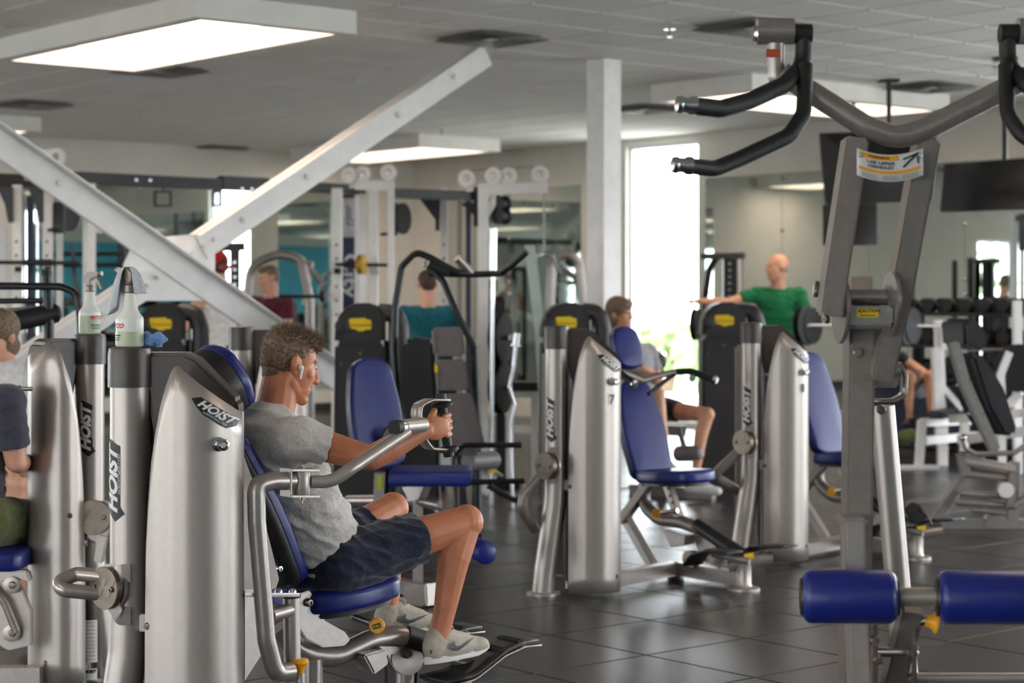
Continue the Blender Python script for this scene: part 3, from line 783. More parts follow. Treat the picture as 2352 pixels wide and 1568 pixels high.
cp.part('treadle_arm', MB().tube([M(985,1480,.05), M(1000,1475,-.05), M(1000,1470,-.14)], .024, 14, rad=.05), steel)
# ---------------------------------------------------------------- machines 7 and 8 (facing the camera's right), built from one set of shapes
def rock_machine(name, label, base, tower_num, disc_at, arm_pts, seated, O7, dx, dy):
    """O7 maps a pixel of machine 7 plus an offset to the world; the whole is shifted by (dx,dy) metres for machine 8"""
    sh = V((dx, dy, 0)); F7 = -A; R7 = V((F7.y, -F7.x, 0))
    P = lambda px, py, off=0.: O7(px, py, off)+sh
    t = Thing(name, label, 'gym machine', base)
    tw = Tower(t, base, (1,0,0)); tw.col_logo(.88, -30, .95); tw.shroud_logo(tower_num)
    n = V((-.75,-.66,0))
    tw.disc(disc_at, n, .068, .03)
    t.part('pivot_plate', MB().lathe(disc_at-n.normalized()*.045, n, [(0,.075),(.01,.075)], 28), steel)
    t.part('pivot_yoke', MB().bar([disc_at+V((.045,.03,-.09)), disc_at+V((.045,.03,.09))], .05, .03, up=(0,-1,0)), steel, bevel=.004)
    t.part('pivot_arm', MB().tube(arm_pts, .028, 14, rad=.06), gun)
    # pads
    up = (-F7*.16+Z*.5).normalized(); rv = -R7 if (-R7).cross(up).dot(F7) > 0 else R7
    c = P(1474, 990, 0) if seated else P(1478, 955, 0)
    pad(t, 'back_pad', c, rv, up, rounded(.115,.155,.14,.285 if seated else .32), .075, blue, blackp, .018)
    if seated:
        pad(t, 'head_pad', P(1436, 800, 0), rv, up, rounded(.09,.10,.085,.12), .08, blue, blackp, .02)
        t.part('head_pad_post', MB().bar([P(1440,850,0)-F7*.06, P(1465,930,0)-F7*.06], .05, .02, up=F7), steel)
        # overhead handles
        hb = t.part('handle_bar', MB().tube([P(1420,852,.22), P(1475,874,.05), P(1530,858,-.12), P(1553,854,-.2)], .017, 12, rad=.05), gun)
        for a in ([(1425,857,.3),(1455,880,.3)], [(1553,854,-.2),(1585,852,-.24),(1640,871,-.28)]):
            t.part('handle_grip', MB().tube([P(*q) for q in a], .019, 14, rad=.05), rubber)
            e = P(*a[-1]); d = (e-P(*a[-2])).normalized()
            t.part('grip_end', MB().lathe(e, d, [(0,.021),(.012,.023),(.02,.017)], 16), chrome)
        t.part('handle_pivot', MB().lathe(P(1590,868,-.2), V((0,-1,0)), [(-.03,.018),(.0,.02),(.01,.014)], 14), chrome)
        t.part('handle_pivot', MB().lathe(P(1550,858,-.18), V((0,-1,0)), [(-.02,.014),(.0,.016),(.01,.01)], 14), chrome)
        t.part('handle_lever', MB().tube([P(1553,856,-.2), P(1520,880,-.05), P(1490,905,.05)], .012, 10), blackm)
    sc = P(1556, 1092, 0); sd = (F7+Z*.06).normalized()
    pad(t, 'seat_pad', sc, R7, sd, rounded(.13,.165,.15,.21), .065, blue, None, .022)
    t.part('seat_pan', MB().prism([sc-Z*.042+R7*x+sd*y for x, y in rounded(.11,.14,.13,.18)], Z*.016), blackp)
    # rocker frame
    rk = t.part('rocker_tube', MB().tube([P(1482,1105,0), P(1478,1160,0), P(1515,1192,0), P(1565,1198,0), P(1612,1215,0)], .036, 16, rad=.12), gun)
    t.part('rocker_sleeve', MB().tube([P(1600,1205,0), P(1705,1275,0)], .038, 16), blackp, parent=rk)
    t.part('rear_strut', MB().bar([P(1428,1195,.02), P(1500,1098,.02)], .05, .05, up=R7), gun, bevel=.004)
    t.part('rear_strut', MB().bar([P(1435,1185,-.02), P(1500,1300,-.02)], .05, .05, up=R7), steel, bevel=.004)
    t.part('seat_post', MB().bar([P(1532,1108,0), P(1562,1195,0)], .045, .045, up=R7), steel, bevel=.004)
    for k in range(4): t.part('adjuster_hole', bolt(MB(), P(1534+5*k, 1122+16*k, .028), R7, .007, .003), blackp)
    t.part('knob_rod', MB().cyl(P(1515,1178,.05), P(1556,1172,.03), .012), chrome)
    disc_knob(t, P(1508,1179,.06), V((-.5,-1,0)), .026)
    t.part('counterweight_box', MB().prism([P(x,y,.03) for x, y in ((1535,1215),(1588,1228),(1586,1250),(1552,1256))], R7*.09), steel, bevel=.005)
    t.part('rocker_plate', MB().prism([P(x,y,.0) for x, y in ((1592,1225),(1625,1225),(1665,1275),(1655,1305),(1612,1285))], R7*.02), steel, bevel=.003)
    t.part('rocker_disc', MB().lathe(P(1588,1284,.03), R7, [(-.02,.048),(.02,.048)], 24), raw)
    # base
    gz = lambda p: V((p.x, p.y, .055))
    a, b, c2 = gz(P(1440,1335,.18)), gz(P(1552,1304,-.02)), gz(P(1708,1340,.0))
    a = gz(tw.P(.2,.08,0))
    t.part('base_rail', MB().bar([a, b], .07, .07), steel, bevel=.005)
    t.part('base_rail', MB().bar([b, c2], .07, .07), steel, bevel=.005)
    t.part('base_plug', MB().box(b+V((.02,-.03,0)), (.06,.05,.05)), blackp, bevel=.004)
    t.part('front_post', MB().lathe(V((c2.x,c2.y,0)), Z, [(0,.085),(.012,.085),(.02,.045),(.03,.04),(.15,.04),(.16,.045)], 24), silver)
    t.part('front_hub', MB().cyl(P(1672,1298,.05), P(1775,1280,-.12), .034, seg=18), steel)
    q0, q1 = P(1722,1277,.05), P(1740,1274,.02); nn = V((-.2,-1,0.25)).normalized()
    decal(t, 'warning_tag', *rect_pts(.05,.03), lambda x, y: P(1722,1279,-.03)+V((1,0,.15))*x+Z*y+nn*.05, yellow)
    for pts, r in (([(1590,1296),(1605,1272),(1640,1263),(1685,1270)], .12), ([(1705,1270),(1735,1258),(1770,1254),(1812,1254)], -.14)):
        rp = fillet([P(x, y, r) for x, y in pts], .1); n_ = len(rp)
        f = t.part('foot_plate', MB().grid([[p+R7*(o*.14) for o in (-.5,-.25,0,.25,.5)] for p in rp]), blackp, solid=.014)
        for k in range(5):
            p = rp[int((n_-1)*(.3+.13*k))]; t.part('tread_rib', MB().bar([p+Z*.009-R7*.05, p+Z*.009+R7*.05], .006, .006), rubber, parent=f)
        t.part('foot_plate_arm', MB().tube([rp[n_//2]-Z*.015, P(1722,1290,r*.4)], .018, 10), steel)
    for p in (b,): t.part('foot_pad', MB().lathe(V((p.x,p.y,0)), Z, [(0,.045),(.02,.04)], 16), blackp)
    return t, tw
F7 = -A; R7 = V((F7.y, -F7.x, 0))
O7 = Plane(W(1540,1100,10.2), R7)
b7 = W(1305, 1365, 9.64); b7.z = 0
rock_machine('shoulder_press_machine', 'silver shoulder press numbered 7 with blue pads and overhead grips', b7, '7', W(1250,1070,9.53), [W(x,y,q) for x, y, q in ((1246,1090,9.6),(1205,1135,9.6),(1198,1168,9.6),(1228,1215,9.7))], True, O7, 0, 0)
b8 = W(1750, 1290, 10.8); b8.z = 0
m8, tw8 = rock_machine('rocking_row_machine', 'silver machine numbered 8 with a tall blue back pad', b8, '8', W(1704,1016,10.68), [W(x,y,q) for x, y, q in ((1704,1030,10.74),(1644,1086,10.74),(1648,1098,10.76),(1706,1132,10.9))], False, O7, b8.x-b7.x, b8.y-b7.y)
# ---------------------------------------------------------------- lever pulldown machine in the right foreground
YB = V((0,-1,0)); X = V((1,0,0)); Y = V((0,1,0))
def flo(p, z=0.): return V((p.x, p.y, z))
pb = flo(W(1962, 1568, 4.75))
pd = Thing('pulldown_machine', 'silver lever pulldown with black handles and blue knee rollers in the right foreground', 'gym machine', pb)
top = W(1974, 752, 4.75); bot = W(1962, 1568, 4.75)
slope = (bot-top); k0 = top.z/(-slope.z)
pd.part('main_post', MB().bar([top+Z*.02, top+slope*((top.z-.05)/-slope.z)], .064, .1, up=YB), gun, bevel=.006)
pd.part('post_sleeve', MB().bar([W(1958,1196,4.62), W(1972,1568,4.62), W(1985,1920,4.62)], .05, .06, up=YB), silver, bevel=.006)
pd.part('sleeve_lip', MB().bar([W(1956,1184,4.66), W(1956,1206,4.66)], .066, .11, up=YB), steel, bevel=.008)
for y in (810, 1505): pd.part('bolt', bolt(MB(), W(1970 if y < 1000 else 1957, y, 4.69), YB, .012, .006), gun)
st0, st1 = W(2026, 932, 4.95), W(2082, 1568, 4.95)
pd.part('rear_tube', MB().tube([st0, st0+(st1-st0)*((st0.z-.05)/(st0.z-st1.z))], .032, 24), silver)
pd.part('bolt', bolt(MB(), W(2024,940,4.915), YB, .013, .008), raw)
pd.part('stop_bracket', MB().grid([[p+Y*o for o in (-.06,.0)] for p in fillet([W(1998,918,4.9), W(2046,918,4.9), W(2070,905,4.9), W(2072,860,4.9), W(2058,832,4.9)], .02)]), steel, solid=.008)
pd.part('stop_bumper', MB().cyl(W(2040,852,4.85), W(2066,852,4.85), .024), steel)
pd.part('bumper_box', MB().box(W(2032,862,4.86), (.06,.06,.06)), gun, bevel=.005)
# swinging yoke
la = pd.part('yoke_arm', MB().bar([W(1964,318,4.6), W(1916,640,4.6), W(1905,725,4.6)], .054, .095, up=YB), gun, bevel=.006)
ra = pd.part('yoke_arm', MB().bar([W(2128,318,4.62), W(2070,640,4.66), W(2020,868,4.7)], .054, .095, up=YB), gun, bevel=.006)
bar = pd.part('cross_bar', MB().tube([W(1795,168,4.6), W(1990,292,4.58), W(2062,318,4.58), W(2130,295,4.58), W(2360,178,4.58), W(2470,110,4.58)], .0275, 24, rad=.09), steel)
pl = pd.part('placard', MB().grid([[W(1968+152*f, y-6+26*(4*f*(1-f))*.6, 4.53) for f in [k/12 for k in range(13)]] for y in (346, 367, 388, 408)]), decalw, solid=.003)
def plf(x, y, o=.004): f = x; yy = 346+62*y-6+26*(4*f*(1-f))*.6; return W(1968+152*f, yy, 4.53-o)
for x0, x1, y0, y1 in ((.05,.62,.04,.22), (.03,.97,.60,.72)):
    decal(pd, 'placard_stripe', [(x0,y0),(x1,y0),(x1,y1),(x0,y1)], [(0,1,2,3)], plf, orange, pl, cut=.08)
for s, cx, cy, sz in (('USE UPPER', .36, .34, .16), ('HANDLES', .36, .49, .16), ('WARNING', .33, .13, .12)):
    vs, fs = text_pts(s, sz, .15, bold=.004); decal(pd, 'placard_letters', [(cx+x*.55, cy-y*1.0) for x, y, z in vs], fs, lambda x, y: plf(x, y, .0055), ink, pl, cut=.08)
for cy in (.79, .85, .91):
    for cx in (.2, .52, .82): decal(pd, 'placard_fine_print', [(cx-.13,cy),(cx+.11,cy),(cx+.11,cy+.018),(cx-.13,cy+.018)], [(0,1,2,3)], lambda x, y: plf(x, y, .0055), gun, pl, cut=.08)
for a, b_ in (((.70,.5),(.92,.1)), ((.70,.2),(.95,.12)), ((.92,.1),(.93,.5))):
    q0, q1 = plf(*a, .006), plf(*b_, .006); pd.part('placard_drawing', MB().bar([q0, q1], .004, .001, up=YB), ink, parent=pl)
for x in (1976, 2112): pd.part('placard_screw', bolt(MB(), W(x, 356, 4.525), YB, .006, .004), chrome, parent=pl)
# pivot housing
pd.part('pivot_box', MB().box(W(1987,724,4.64), (.118,.10,.046)), steel, bevel=.005)
pd.part('pivot_saddle', MB().box(W(1984,748,4.66), (.118,.10,.012)), gun, bevel=.003)
pd.part('pivot_tube', MB().cyl(W(1931,682,4.66), W(2040,682,4.66), .0195, seg=24), steel)
pd.part('axle', MB().cyl(W(1868,668,4.66), W(2086,688,4.66), .014, seg=16), chrome)
pd.part('axle_end', MB().cyl(W(2066,688,4.66), W(2086,688,4.66), .021, seg=18), chrome)
pd.part('axle_end', MB().cyl(W(1872,664,4.66), W(1890,664,4.66), .02, seg=18), raw)
for px, cy in ((1932, 712), (2046, 700)):
    c = W(px, cy, 4.66)
    pd.part('side_plate', MB().prism([c+V((0, .115*math.cos(a), .082*math.sin(a)-.012*math.cos(a))) for a in [k*math.pi/14 for k in range(28)]], X*.01), gun if px < 2000 else steel, bevel=.003)
for y in (682, 733): pd.part('bolt', bolt(MB(), W(1900, y, 4.58), V((-1,-.4,0)), .010, .008), raw)
f = lambda x, y, o=.0515: W(1984,718,4.64)+V((x,-o,y))
tag = decal(pd, 'caution_sticker', *rect_pts(.052,.021), f, yellow)
vs, fs = text_pts('CAUTION', .011, bold=.0003); decal(pd, 'caution_letters', [(x+.004, y+.005) for x, y, z in vs], fs, lambda x, y: f(x, y, .0525), ink, tag)
decal(pd, 'caution_triangle', [(-.024,.002),(-.016,.002),(-.020,.009)], [(0,1,2)], lambda x, y: f(x, y, .0525), ink, tag)
decal(pd, 'caution_fine_print', [(-.018,-.007),(.018,-.007),(.018,-.005),(-.018,-.005)], [(0,1,2,3)], lambda x, y: f(x, y, .0525), ink, tag)
# handle heads and black handles; the right head mostly leaves the frame
def head(mx):
    """mx mirrors pixel columns about the yoke's centre line"""
    P_ = lambda px, py, d=4.6: W(mx(px), py, d)
    nk = pd.part('handle_neck', MB().tube([P_(1782,100), P_(1782,182), P_(1808,192)], .021, 20, rad=.02), steel)
    decal(pd, 'handle_tag', *rect_pts(.034,.02), lambda x, y: P_(1776,122,4.575)+V((x,0,y)), mat('orange_tag', (176,78,40), .5, 0, .05), nk)
    pd.part('handle_housing', MB().cyl(P_(1738,72), P_(1822,72), .032, seg=24), steel)
    pd.part('handle_housing_cap', MB().lathe(P_(1742,78), V((-1,-.3,0)) if mx(0) == 0 else V((1,-.3,0)), [(0,.022),(.01,.02),(.016,.012)], 18), chrome)
    pd.part('handle_clamp', MB().cyl(P_(1822,78), P_(1864,78), .024, seg=20), rubber)
    pd.part('handle', MB().tube([P_(1846,80), P_(1846,150), P_(1800,196,4.5), P_(1720,232,4.42), P_(1655,250,4.36), P_(1588,242,4.3)], .0205, 18, rad=.07), rubber)
    pd.part('handle', MB().tube([P_(1850,150,4.55), P_(1846,262,4.5), P_(1812,312,4.46), P_(1700,364,4.4), P_(1640,388,4.36), P_(1578,380,4.3)], .0185, 18, rad=.07), rubber)
    for px, py in ((1588,242), (1578,380)):
        e = P_(px, py, 4.3); d = V((-1 if mx(0) == 0 else 1, -.15, .05)).normalized()
        pd.part('handle_end', MB().lathe(e-d*.012, d, [(0,.021),(.012,.0215),(.02,.017),(.03,.017),(.036,.02),(.046,.018),(.05,.008)], 18), chrome)
head(lambda x: x)
head(lambda x: 2*2062+36-x)
# knee rollers
ax0, ax1 = W(1840,1369,4.5), W(2420,1372,4.44); dr = (ax1-ax0).normalized()
pd.part('roller_shaft', MB().cyl(W(1850,1369,4.5), W(2400,1372,4.44), .022, seg=20), silver)
def roller(a, b):
    L = (b-a).length; pr = [(0,.040),(.004,.052),(.012,.060),(.02,.0625),(L-.02,.0625),(L-.012,.060),(L-.004,.052),(L,.040)]
    r_ = pd.part('knee_roller', MB().lathe(a, dr, pr, 36), blue, sharp=60)
    for e, s in ((a, -1), (b, 1)): pd.part('roller_cap', MB().lathe(e-dr*(s*.002), dr*s, [(0,.046),(.006,.044),(.008,.03)], 28), blackp, parent=r_)
roller(W(1842,1369,4.5), W(2060,1369,4.48)); roller(W(2154,1371,4.47), W(2376,1372,4.44))
jaw = pd.part('roller_bracket', MB().bar([W(2095,1392,4.5), W(2075,1470,4.55), W(2050,1568,4.62), W(2030,1750,4.7)], .05, .06, up=YB), gun, bevel=.005)
for px in (2010, 2100): pd.part('bracket_plate', MB().prism([W(px,y,d) for y, d in ((1432,4.5),(1480,4.44),(1560,4.5),(1620,4.62),(1540,4.68),(1450,4.6))], X*.012), gun, bevel=.003)
pd.part('bracket_pin', MB().cyl(W(2004,1497,4.52), W(2110,1497,4.52), .012), chrome)
for x, y in ((2008,1470),(2016,1515),(2098,1500)): pd.part('bolt', bolt(MB(), W(x,y,4.47), YB, .012, .01), raw, parent=jaw)
pd.part('knob_stem', MB().cyl(W(2106,1428,4.5), W(2130,1424,4.5), .012), chrome)
pd.part('pull_knob', MB().lathe(W(2122,1425,4.5), V((1,0,-.12)), [(0,.012),(.012,.014),(.022,.02),(.026,.027),(.03,.027),(.032,.02)], 22), orange)
pd.part('seat_rail', MB().tube([W(2080,1556,4.6), W(2420,1556,4.6)], .012, 14), silver)
pd.part('seat_rail', MB().bar([W(2040,1600,4.7), W(2440,1600,4.7)], .05, .08), steel)
pd.part('seat_leg', MB().bar([flo(W(2430,1600,4.7),.05), W(2430,1590,4.7)], .07, .07, up=YB), steel)
for a, b_ in ((flo(W(1880,1568,4.75),.04), flo(W(2480,1568,4.75),.04)), (flo(W(1962,1568,4.4),.04), flo(W(2100,1568,5.1),.04))):
    pd.part('base_rail', MB().bar([a, b_], .08, .078), steel, bevel=.005)

# ---------------------------------------------------------------- machine behind the near tower, at the left frame edge
rb = flo(W(174, 1568, 7.46))
lm = Thing('seated_row_machine', 'silver tower machine with a bent pivot disc at the left frame edge', 'gym machine', rb)
def sh_top2(s):
    pts = [(0,.45),(.05,.62),(.09,.73),(.15,.84),(.22,.95),(.355,1.07),(.52,1.19),(.72,1.297),(.81,1.325),(.9,1.32),(.975,1.297),(1.,1.27)]
    for i in range(len(pts)-1):
        if s <= pts[i+1][0]:
            f = (s-pts[i][0])/(pts[i+1][0]-pts[i][0]); return pts[i][1]*(1-f)+pts[i+1][1]*f
    return pts[-1][1]
lt = Tower(lm, rb, -B, sh_top2, .17, .175); lt.col_logo(.985, 3, .92)
dp = W(213, 1188, 7.38)
lt.disc(dp, V((.05,-1,0)), .068, .02)
lm.part('pivot_bracket', MB().prism([W(x,y,7.42) for x, y in ((178,1150),(248,1150),(255,1210),(240,1252),(206,1236),(176,1196))], Y*.03), silver, bevel=.004)
lm.part('pivot_link', MB().bar([W(238,1230,7.4), W(226,1290,7.4)], .035, .03, up=YB), silver, bevel=.004)
lm.part('side_bolt', bolt(MB(), W(160,1184,7.25), V((.3,-1,0)), .011, .01), raw)
def sf(x, y, r=.0585, o=0.): c = lt.P(-.06,0,0); ph = x/r; return V((c.x+math.sin(ph)*(r+o), c.y-math.cos(ph)*(r+o), y))
z_ = lambda py: EYE-(py-HZ)/FPX*7.4
sp = decal(lm, 'exercise_chart', *rect_pts(.062, z_(1428)-z_(1526), .012, (z_(1428)+z_(1526))/2), lambda x, y: sf(x, y, o=.001), decalw, lt.column, cut=.012)
decal(lm, 'chart_edge', *rect_pts(.01, z_(1428)-z_(1526), -.022, (z_(1428)+z_(1526))/2), lambda x, y: sf(x, y, o=.0016), blueink, lt.column, cut=.012)
for k in range(11): decal(lm, 'chart_line', *rect_pts(.04, .0018, .014, z_(1434+8.5*k)), lambda x, y: sf(x, y, o=.0018), gun, lt.column, cut=.012)
for k in range(8): decal(lm, 'chart_mark', *rect_pts(.003, .004, .024, z_(1440+10*k)), lambda x, y: sf(x, y, o=.0018), redink, lt.column, cut=.012)
decal(lm, 'maker_label', *rect_pts(.06, z_(1540)-z_(1566), .012, (z_(1540)+z_(1566))/2), lambda x, y: sf(x, y, o=.001), decalw, lt.column, cut=.012)
vs, fs = text_pts('HOIST', .016, .3, bold=.001); decal(lm, 'maker_letters', [(x+.012, y+z_(1547)) for x, y, z in vs], fs, lambda x, y: sf(x, y, o=.0018), ink, lt.column, cut=.012)
pad(lm, 'seat_pad', W(-97,1280,7.3), X, Y, [(-.27,-.14),(.23,-.14),(.255,-.125),(.27,-.09),(.27,.11),(.255,.145),(.23,.16),(-.27,.16)], .075, blue, None, .028)
lm.part('seat_frame', MB().prism([W(x,y,7.25) for x, y in ((-200,1302),(66,1308),(74,1332),(40,1330),(-200,1330))], Y*.05), silver, bevel=.006)
lm.part('rocker_plate', MB().prism([W(x,y,7.25) for x, y in ((-160,1330),(40,1330),(52,1350),(74,1400),(74,1480),(20,1492),(-10,1472),(-60,1500),(-160,1500))], Y*.03), silver, bevel=.004)
lm.part('rocker_strut', MB().tube([W(-30,1340,7.2), W(10,1380,7.2), W(38,1450,7.2)], .016, 12, rad=.1), gun)
for y in (1343, 1453):
    d_ = lm.part('pivot_boss', MB().lathe(W(28,y,7.22), YB, [(0,.032),(.012,.032),(.014,.024)], 24), silver)
    lm.part('bolt', bolt(MB(), W(28,y,7.203), YB, .014, .01), raw, parent=d_)
lm.part('base_rail', MB().bar([flo(W(-260,1500,7.3),.05), flo(W(80,1500,7.3),.05), flo(W(130,1500,7.5),.05)], .08, .08), steel)
lm.part('support_post', MB().bar([flo(W(-60,1500,7.3),.05), W(-60,1480,7.3)], .06, .06, up=YB), steel)
lm.part('handle_stub', MB().lathe(W(62,893,7.2), V((-1,-.1,0)), [(-.02,.008),(.02,.008),(.022,.014),(.034,.014),(.036,.006)], 14), chrome)

# ---------------------------------------------------------------- machine behind the man (blue back, long seat)
F7 = -A; R7 = V((F7.y, -F7.x, 0))
tb = flo(W(583, 1400, 9.4))
cm = Thing('leg_curl_machine', 'silver tower machine with blue back and seat behind the man in grey', 'gym machine', tb)
ct = Tower(cm, tb, (1,0,0))
C7 = Plane(W(900,1080,9.7), R7)
up = (-F7*.10+Z*.5).normalized(); rv = -R7 if (-R7).cross(up).dot(F7) > 0 else R7
pad(cm, 'back_pad', C7(858, 950, 0), rv, up, rounded(.125,.16,.15,.29), .08, blue, blackp, .02)
cm.part('back_pad_stop', MB().lathe(C7(885,1002,-.02)+F7*.045, F7, [(0,.06),(.012,.055)], 20), blackp)
sc = C7(985, 1092, .0); sd = (F7+Z*.02).normalized()
pad(cm, 'seat_pad', sc, X, (Y+Z*.02).normalized(), [(-.19,-.16),(.21,-.16),(.215,.16),(-.19,.16)], .075, blue, None, .03)
cm.part('seat_bracket', MB().prism([C7(x,y,.05) for x, y in ((930,1118),(985,1112),(972,1145),(958,1152),(945,1145))], R7*.05), steel, bevel=.004)
cm.part('seat_beam', MB().tube([C7(800,1150,0), C7(960,1148,0), C7(1010,1160,-.05)], .03, 14, rad=.05), steel)
cm.part('rear_post', MB().bar([C7(872,1085,.1), C7(868,1180,.1), flo(C7(868,1180,.1),.05)], .05, .05, up=YB), silver)
f = lambda x, y: C7(873,1106,.1)+V((x,-.028,y)); decal(cm, 'sticker', *rect_pts(.026,.07), f, mat('lime_sticker', (205,215,40), .5, 0, 0))
rl = C7(1110,1262,-.1)
cm.part('ankle_roller', MB().lathe(rl-X*.03+Y*.02, V((-.3,1,0)), [(-.16,.04),(-.15,.055),(.15,.055),(.16,.04)], 24), blue, sharp=60)
cm.part('roller_arm', MB().tube([rl, C7(1060,1220,-.05), C7(1000,1165,-.05)], .02, 12, rad=.05), steel)
ft = C7(972, 1365, .1)
cm.part('front_foot', MB().prism([C7(x,y,.1) for x, y in ((950,1345),(1000,1338),(1003,1388),(965,1392),(945,1380))], R7*.12), silver, bevel=.008)
cm.part('base_rail', MB().bar([flo(tb+V((.2,.1,0)),.05), flo(C7(880,1300,0),.05), flo(C7(985,1365,.05),.05)], .07, .07), steel)
cm.part('front_post', MB().bar([flo(C7(960,1300,0),.05), C7(960,1150,0)], .05, .05, up=YB), steel)

# ---------------------------------------------------------------- charcoal weight cabinets with a thick side pipe
def cabinet():
    t = Thing('weight_cabinet', 'x', 'gym machine', (0,0,0), 'charcoal weight cabinets in a row')
    body = [(-.25,.02),(.10,.02),(.10,1.18),(-.235,1.18)]
    t.part('body', MB().prism([V((x,0,z)) for x, z in body], Y*.36), cabm, bevel=.02)
    arch = [(-.24,1.175),(-.235,1.28),(-.21,1.37),(-.16,1.425),(-.09,1.452),(-.01,1.455),(.05,1.435),(.09,1.40),(.10,1.34),(.10,1.175)]
    hood = t.part('hood', MB().prism([V((x,0,z)) for x, z in arch], Y*.40), cabm, bevel=.03)
    t.part('side_pipe', MB().tube([V((.205,-.13,.0)), V((.2,-.13,1.28)), V((.165,-.13,1.385)), V((.06,-.10,1.392))], .06, 24, rad=.14), cabm)
    t.part('pipe_foot', MB().lathe((.205,-.13,0), Z, [(0,.085),(.015,.085),(.02,.06)], 20), blackp)
    t.part('gap_panel', MB().box((.135,.05,.6), (.08,.2,1.2)), blackp)
    t.part('rail', MB().cyl((.13,-.07,.1), (.13,-.07,1.38), .010, seg=10), chrome)
    t.part('pulley_disc', MB().lathe((-.19,-.2,1.30), V((0,-1,0)), [(-.01,.05),(.004,.05),(.008,.044),(.009,.016)], 22), cabm)
    f = lambda x, y, o=.202: V((-.07+x,-o,1.31+y))
    tag = [(-.075,.035),(-.07,.042),(.035,.046),(.04,.036),(.07,.033),(.075,.0),(.07,-.03),(.03,-.033),(.02,-.042),(-.02,-.04),(-.026,-.03),(-.06,-.025),(-.07,.0)]
    lb = decal(t, 'brand_label', tag, [tuple(range(len(tag)))], f, yellow, hood)
    vs, fs = text_pts('TECHNOGYM', .022, bold=.0004); decal(t, 'brand_letters', [(x*1.0, y-.004) for x, y, z in vs], fs, lambda x, y: f(x, y, .204), mat('label_print', (150,120,10), .5, 0, 0), hood)
    for x, z in ((-.07,1.12),(-.2,1.05),(.03,1.05)): t.part('rivet', bolt(MB(), V((x,-.18,z)), YB, .008 if z < 1.1 else .012, .006), raw)
    return t
cab = cabinet()
spots = [((393,13.2), 'charcoal weight cabinet with yellow label behind the tall spray bottle', .35), ((850,12.9), 'charcoal weight cabinet with yellow label right of the man in grey', .2),
         ((1318,13.8), 'charcoal weight cabinet with yellow label behind tower number 7', .1), ((1678,15.0), 'charcoal weight cabinet with yellow label left of tower number 8', .0)]
for i, ((px, d), lab, rz) in enumerate(spots):
    q = flo(W(px, 1000, d))
    if i == 0: cab.e.location = q; cab.e.rotation_euler = (0,0,rz*.5); cab.e['label'] = lab
    else: cab.copy(q, rz*.5, lab)

# ---------------------------------------------------------------- black pulldown with grey pads (centre)
D = 11.6
gb = flo(W(1040, 1100, D))
gm = Thing('high_pull_machine', 'black machine with three stacked grey pads and curved overhead bars', 'gym machine', gb)
for (x0, y0, x1, y1, y2, x2, x3), nm in (((993,752,1060,750,818,1066,998),'head_pad'), ((999,826,1068,824,896,1076,1006),'chest_pad'), ((1008,904,1082,902,1022,1112,1018),'back_pad')):
    gm.part(nm, MB().prism([W(x,y,D) for x, y in ((x0,y0),(x1,y1),(x2,y2),(x3,y2))], V((-.25,1,0))*.09), greyv, bevel=.015, sharp=60)
gm.part('spine', MB().bar([W(1020,760,D+.12), W(1050,1020,D+.12), flo(W(1065,1020,D+.1),.05)], .07, .06, up=YB), blackm, bevel=.01)
gm.part('body', MB().prism([W(x,y,D+.3) for x, y in ((928,782),(945,772),(1000,780),(1010,1020),(940,1020),(925,900))], Y*.25), blackp, bevel=.03)
gm.part('body_pedestal', MB().box(flo(W(970,1020,D+.3),.32), (.22,.26,.62)), blackp, bevel=.02)
gm.part('seat', MB().prism([W(x,1030,D-.05)+Y*o for x, o in ((1018,-.14),(1105,-.16),(1110,.16),(1018,.14))], Z*.06), greyv, bevel=.02)
hb = [[(908,702,0),(922,612,0),(955,578,0),(985,590,0),(1050,626,0),(1085,628,.05)], [(985,628,.25),(1085,630,.2),(1150,628,.1),(1172,612,.05),(1210,578,0)], [(985,612,.1),(1018,645,.05),(1045,710,0),(1088,795,0)]]
for pts in hb: gm.part('overhead_bar', MB().tube([W(x,y,D+e) for x, y, e in pts], .021, 14, rad=.08), blackm)
gm.part('overhead_grip', MB().tube([W(1050,592,D), W(1082,626,D+.05)], .026, 14), steel)
gm.part('overhead_grip', MB().tube([W(985,606,D), W(1030,626,D)], .028, 14), rubber)
gm.part('bar_end', MB().lathe(W(978,606,D), V((-1,-.3,.2)), [(0,.024),(.01,.022),(.014,.012)], 14), chrome)
gm.part('back_post', MB().tube([W(1088,795,D+.05), W(1096,1000,D+.1), flo(W(1096,1000,D+.1),.03)], .03, 14), blackm)
gm.part('rear_post', MB().tube([W(908,702,D+.3), W(905,800,D+.3), flo(W(930,900,D+.3),.05)], .022, 14), blackm)
for pts in ([(1048,1140),(1042,1048),(1062,1022),(1198,1022)], [(1048,1108),(1205,1104)], [(1120,1115),(1180,1148),(1200,1150)]): gm.part('side_handle', MB().tube([W(x,y,D-.3) for x, y in pts], .017, 12, rad=.05), blackm)
gm.part('knee_roller', MB().cyl(W(1075,1060,D-.1), W(1135,1056,D+.1), .055, seg=20), greyv)
gm.part('label', MB().box(W(1002,846,D-.06), (.02,.004,.045)), yellow)
gm.part('label', MB().box(W(1132,1082,D-.28), (.05,.01,.02)), yellow)
gm.part('base_rail', MB().bar([flo(W(930,1100,D+.3),.05), flo(W(1120,1100,D-.2),.05)], .1, .09), blackm)
gm.part('base_rail', MB().bar([flo(W(1040,1100,D-.45),.05), flo(W(1040,1100,D+.3),.05)], .08, .09), blackm)
gm.part('handle_foot', MB().tube([W(1048,1120,D-.3), flo(W(1048,1120,D-.3),.05)], .017, 12), blackm)

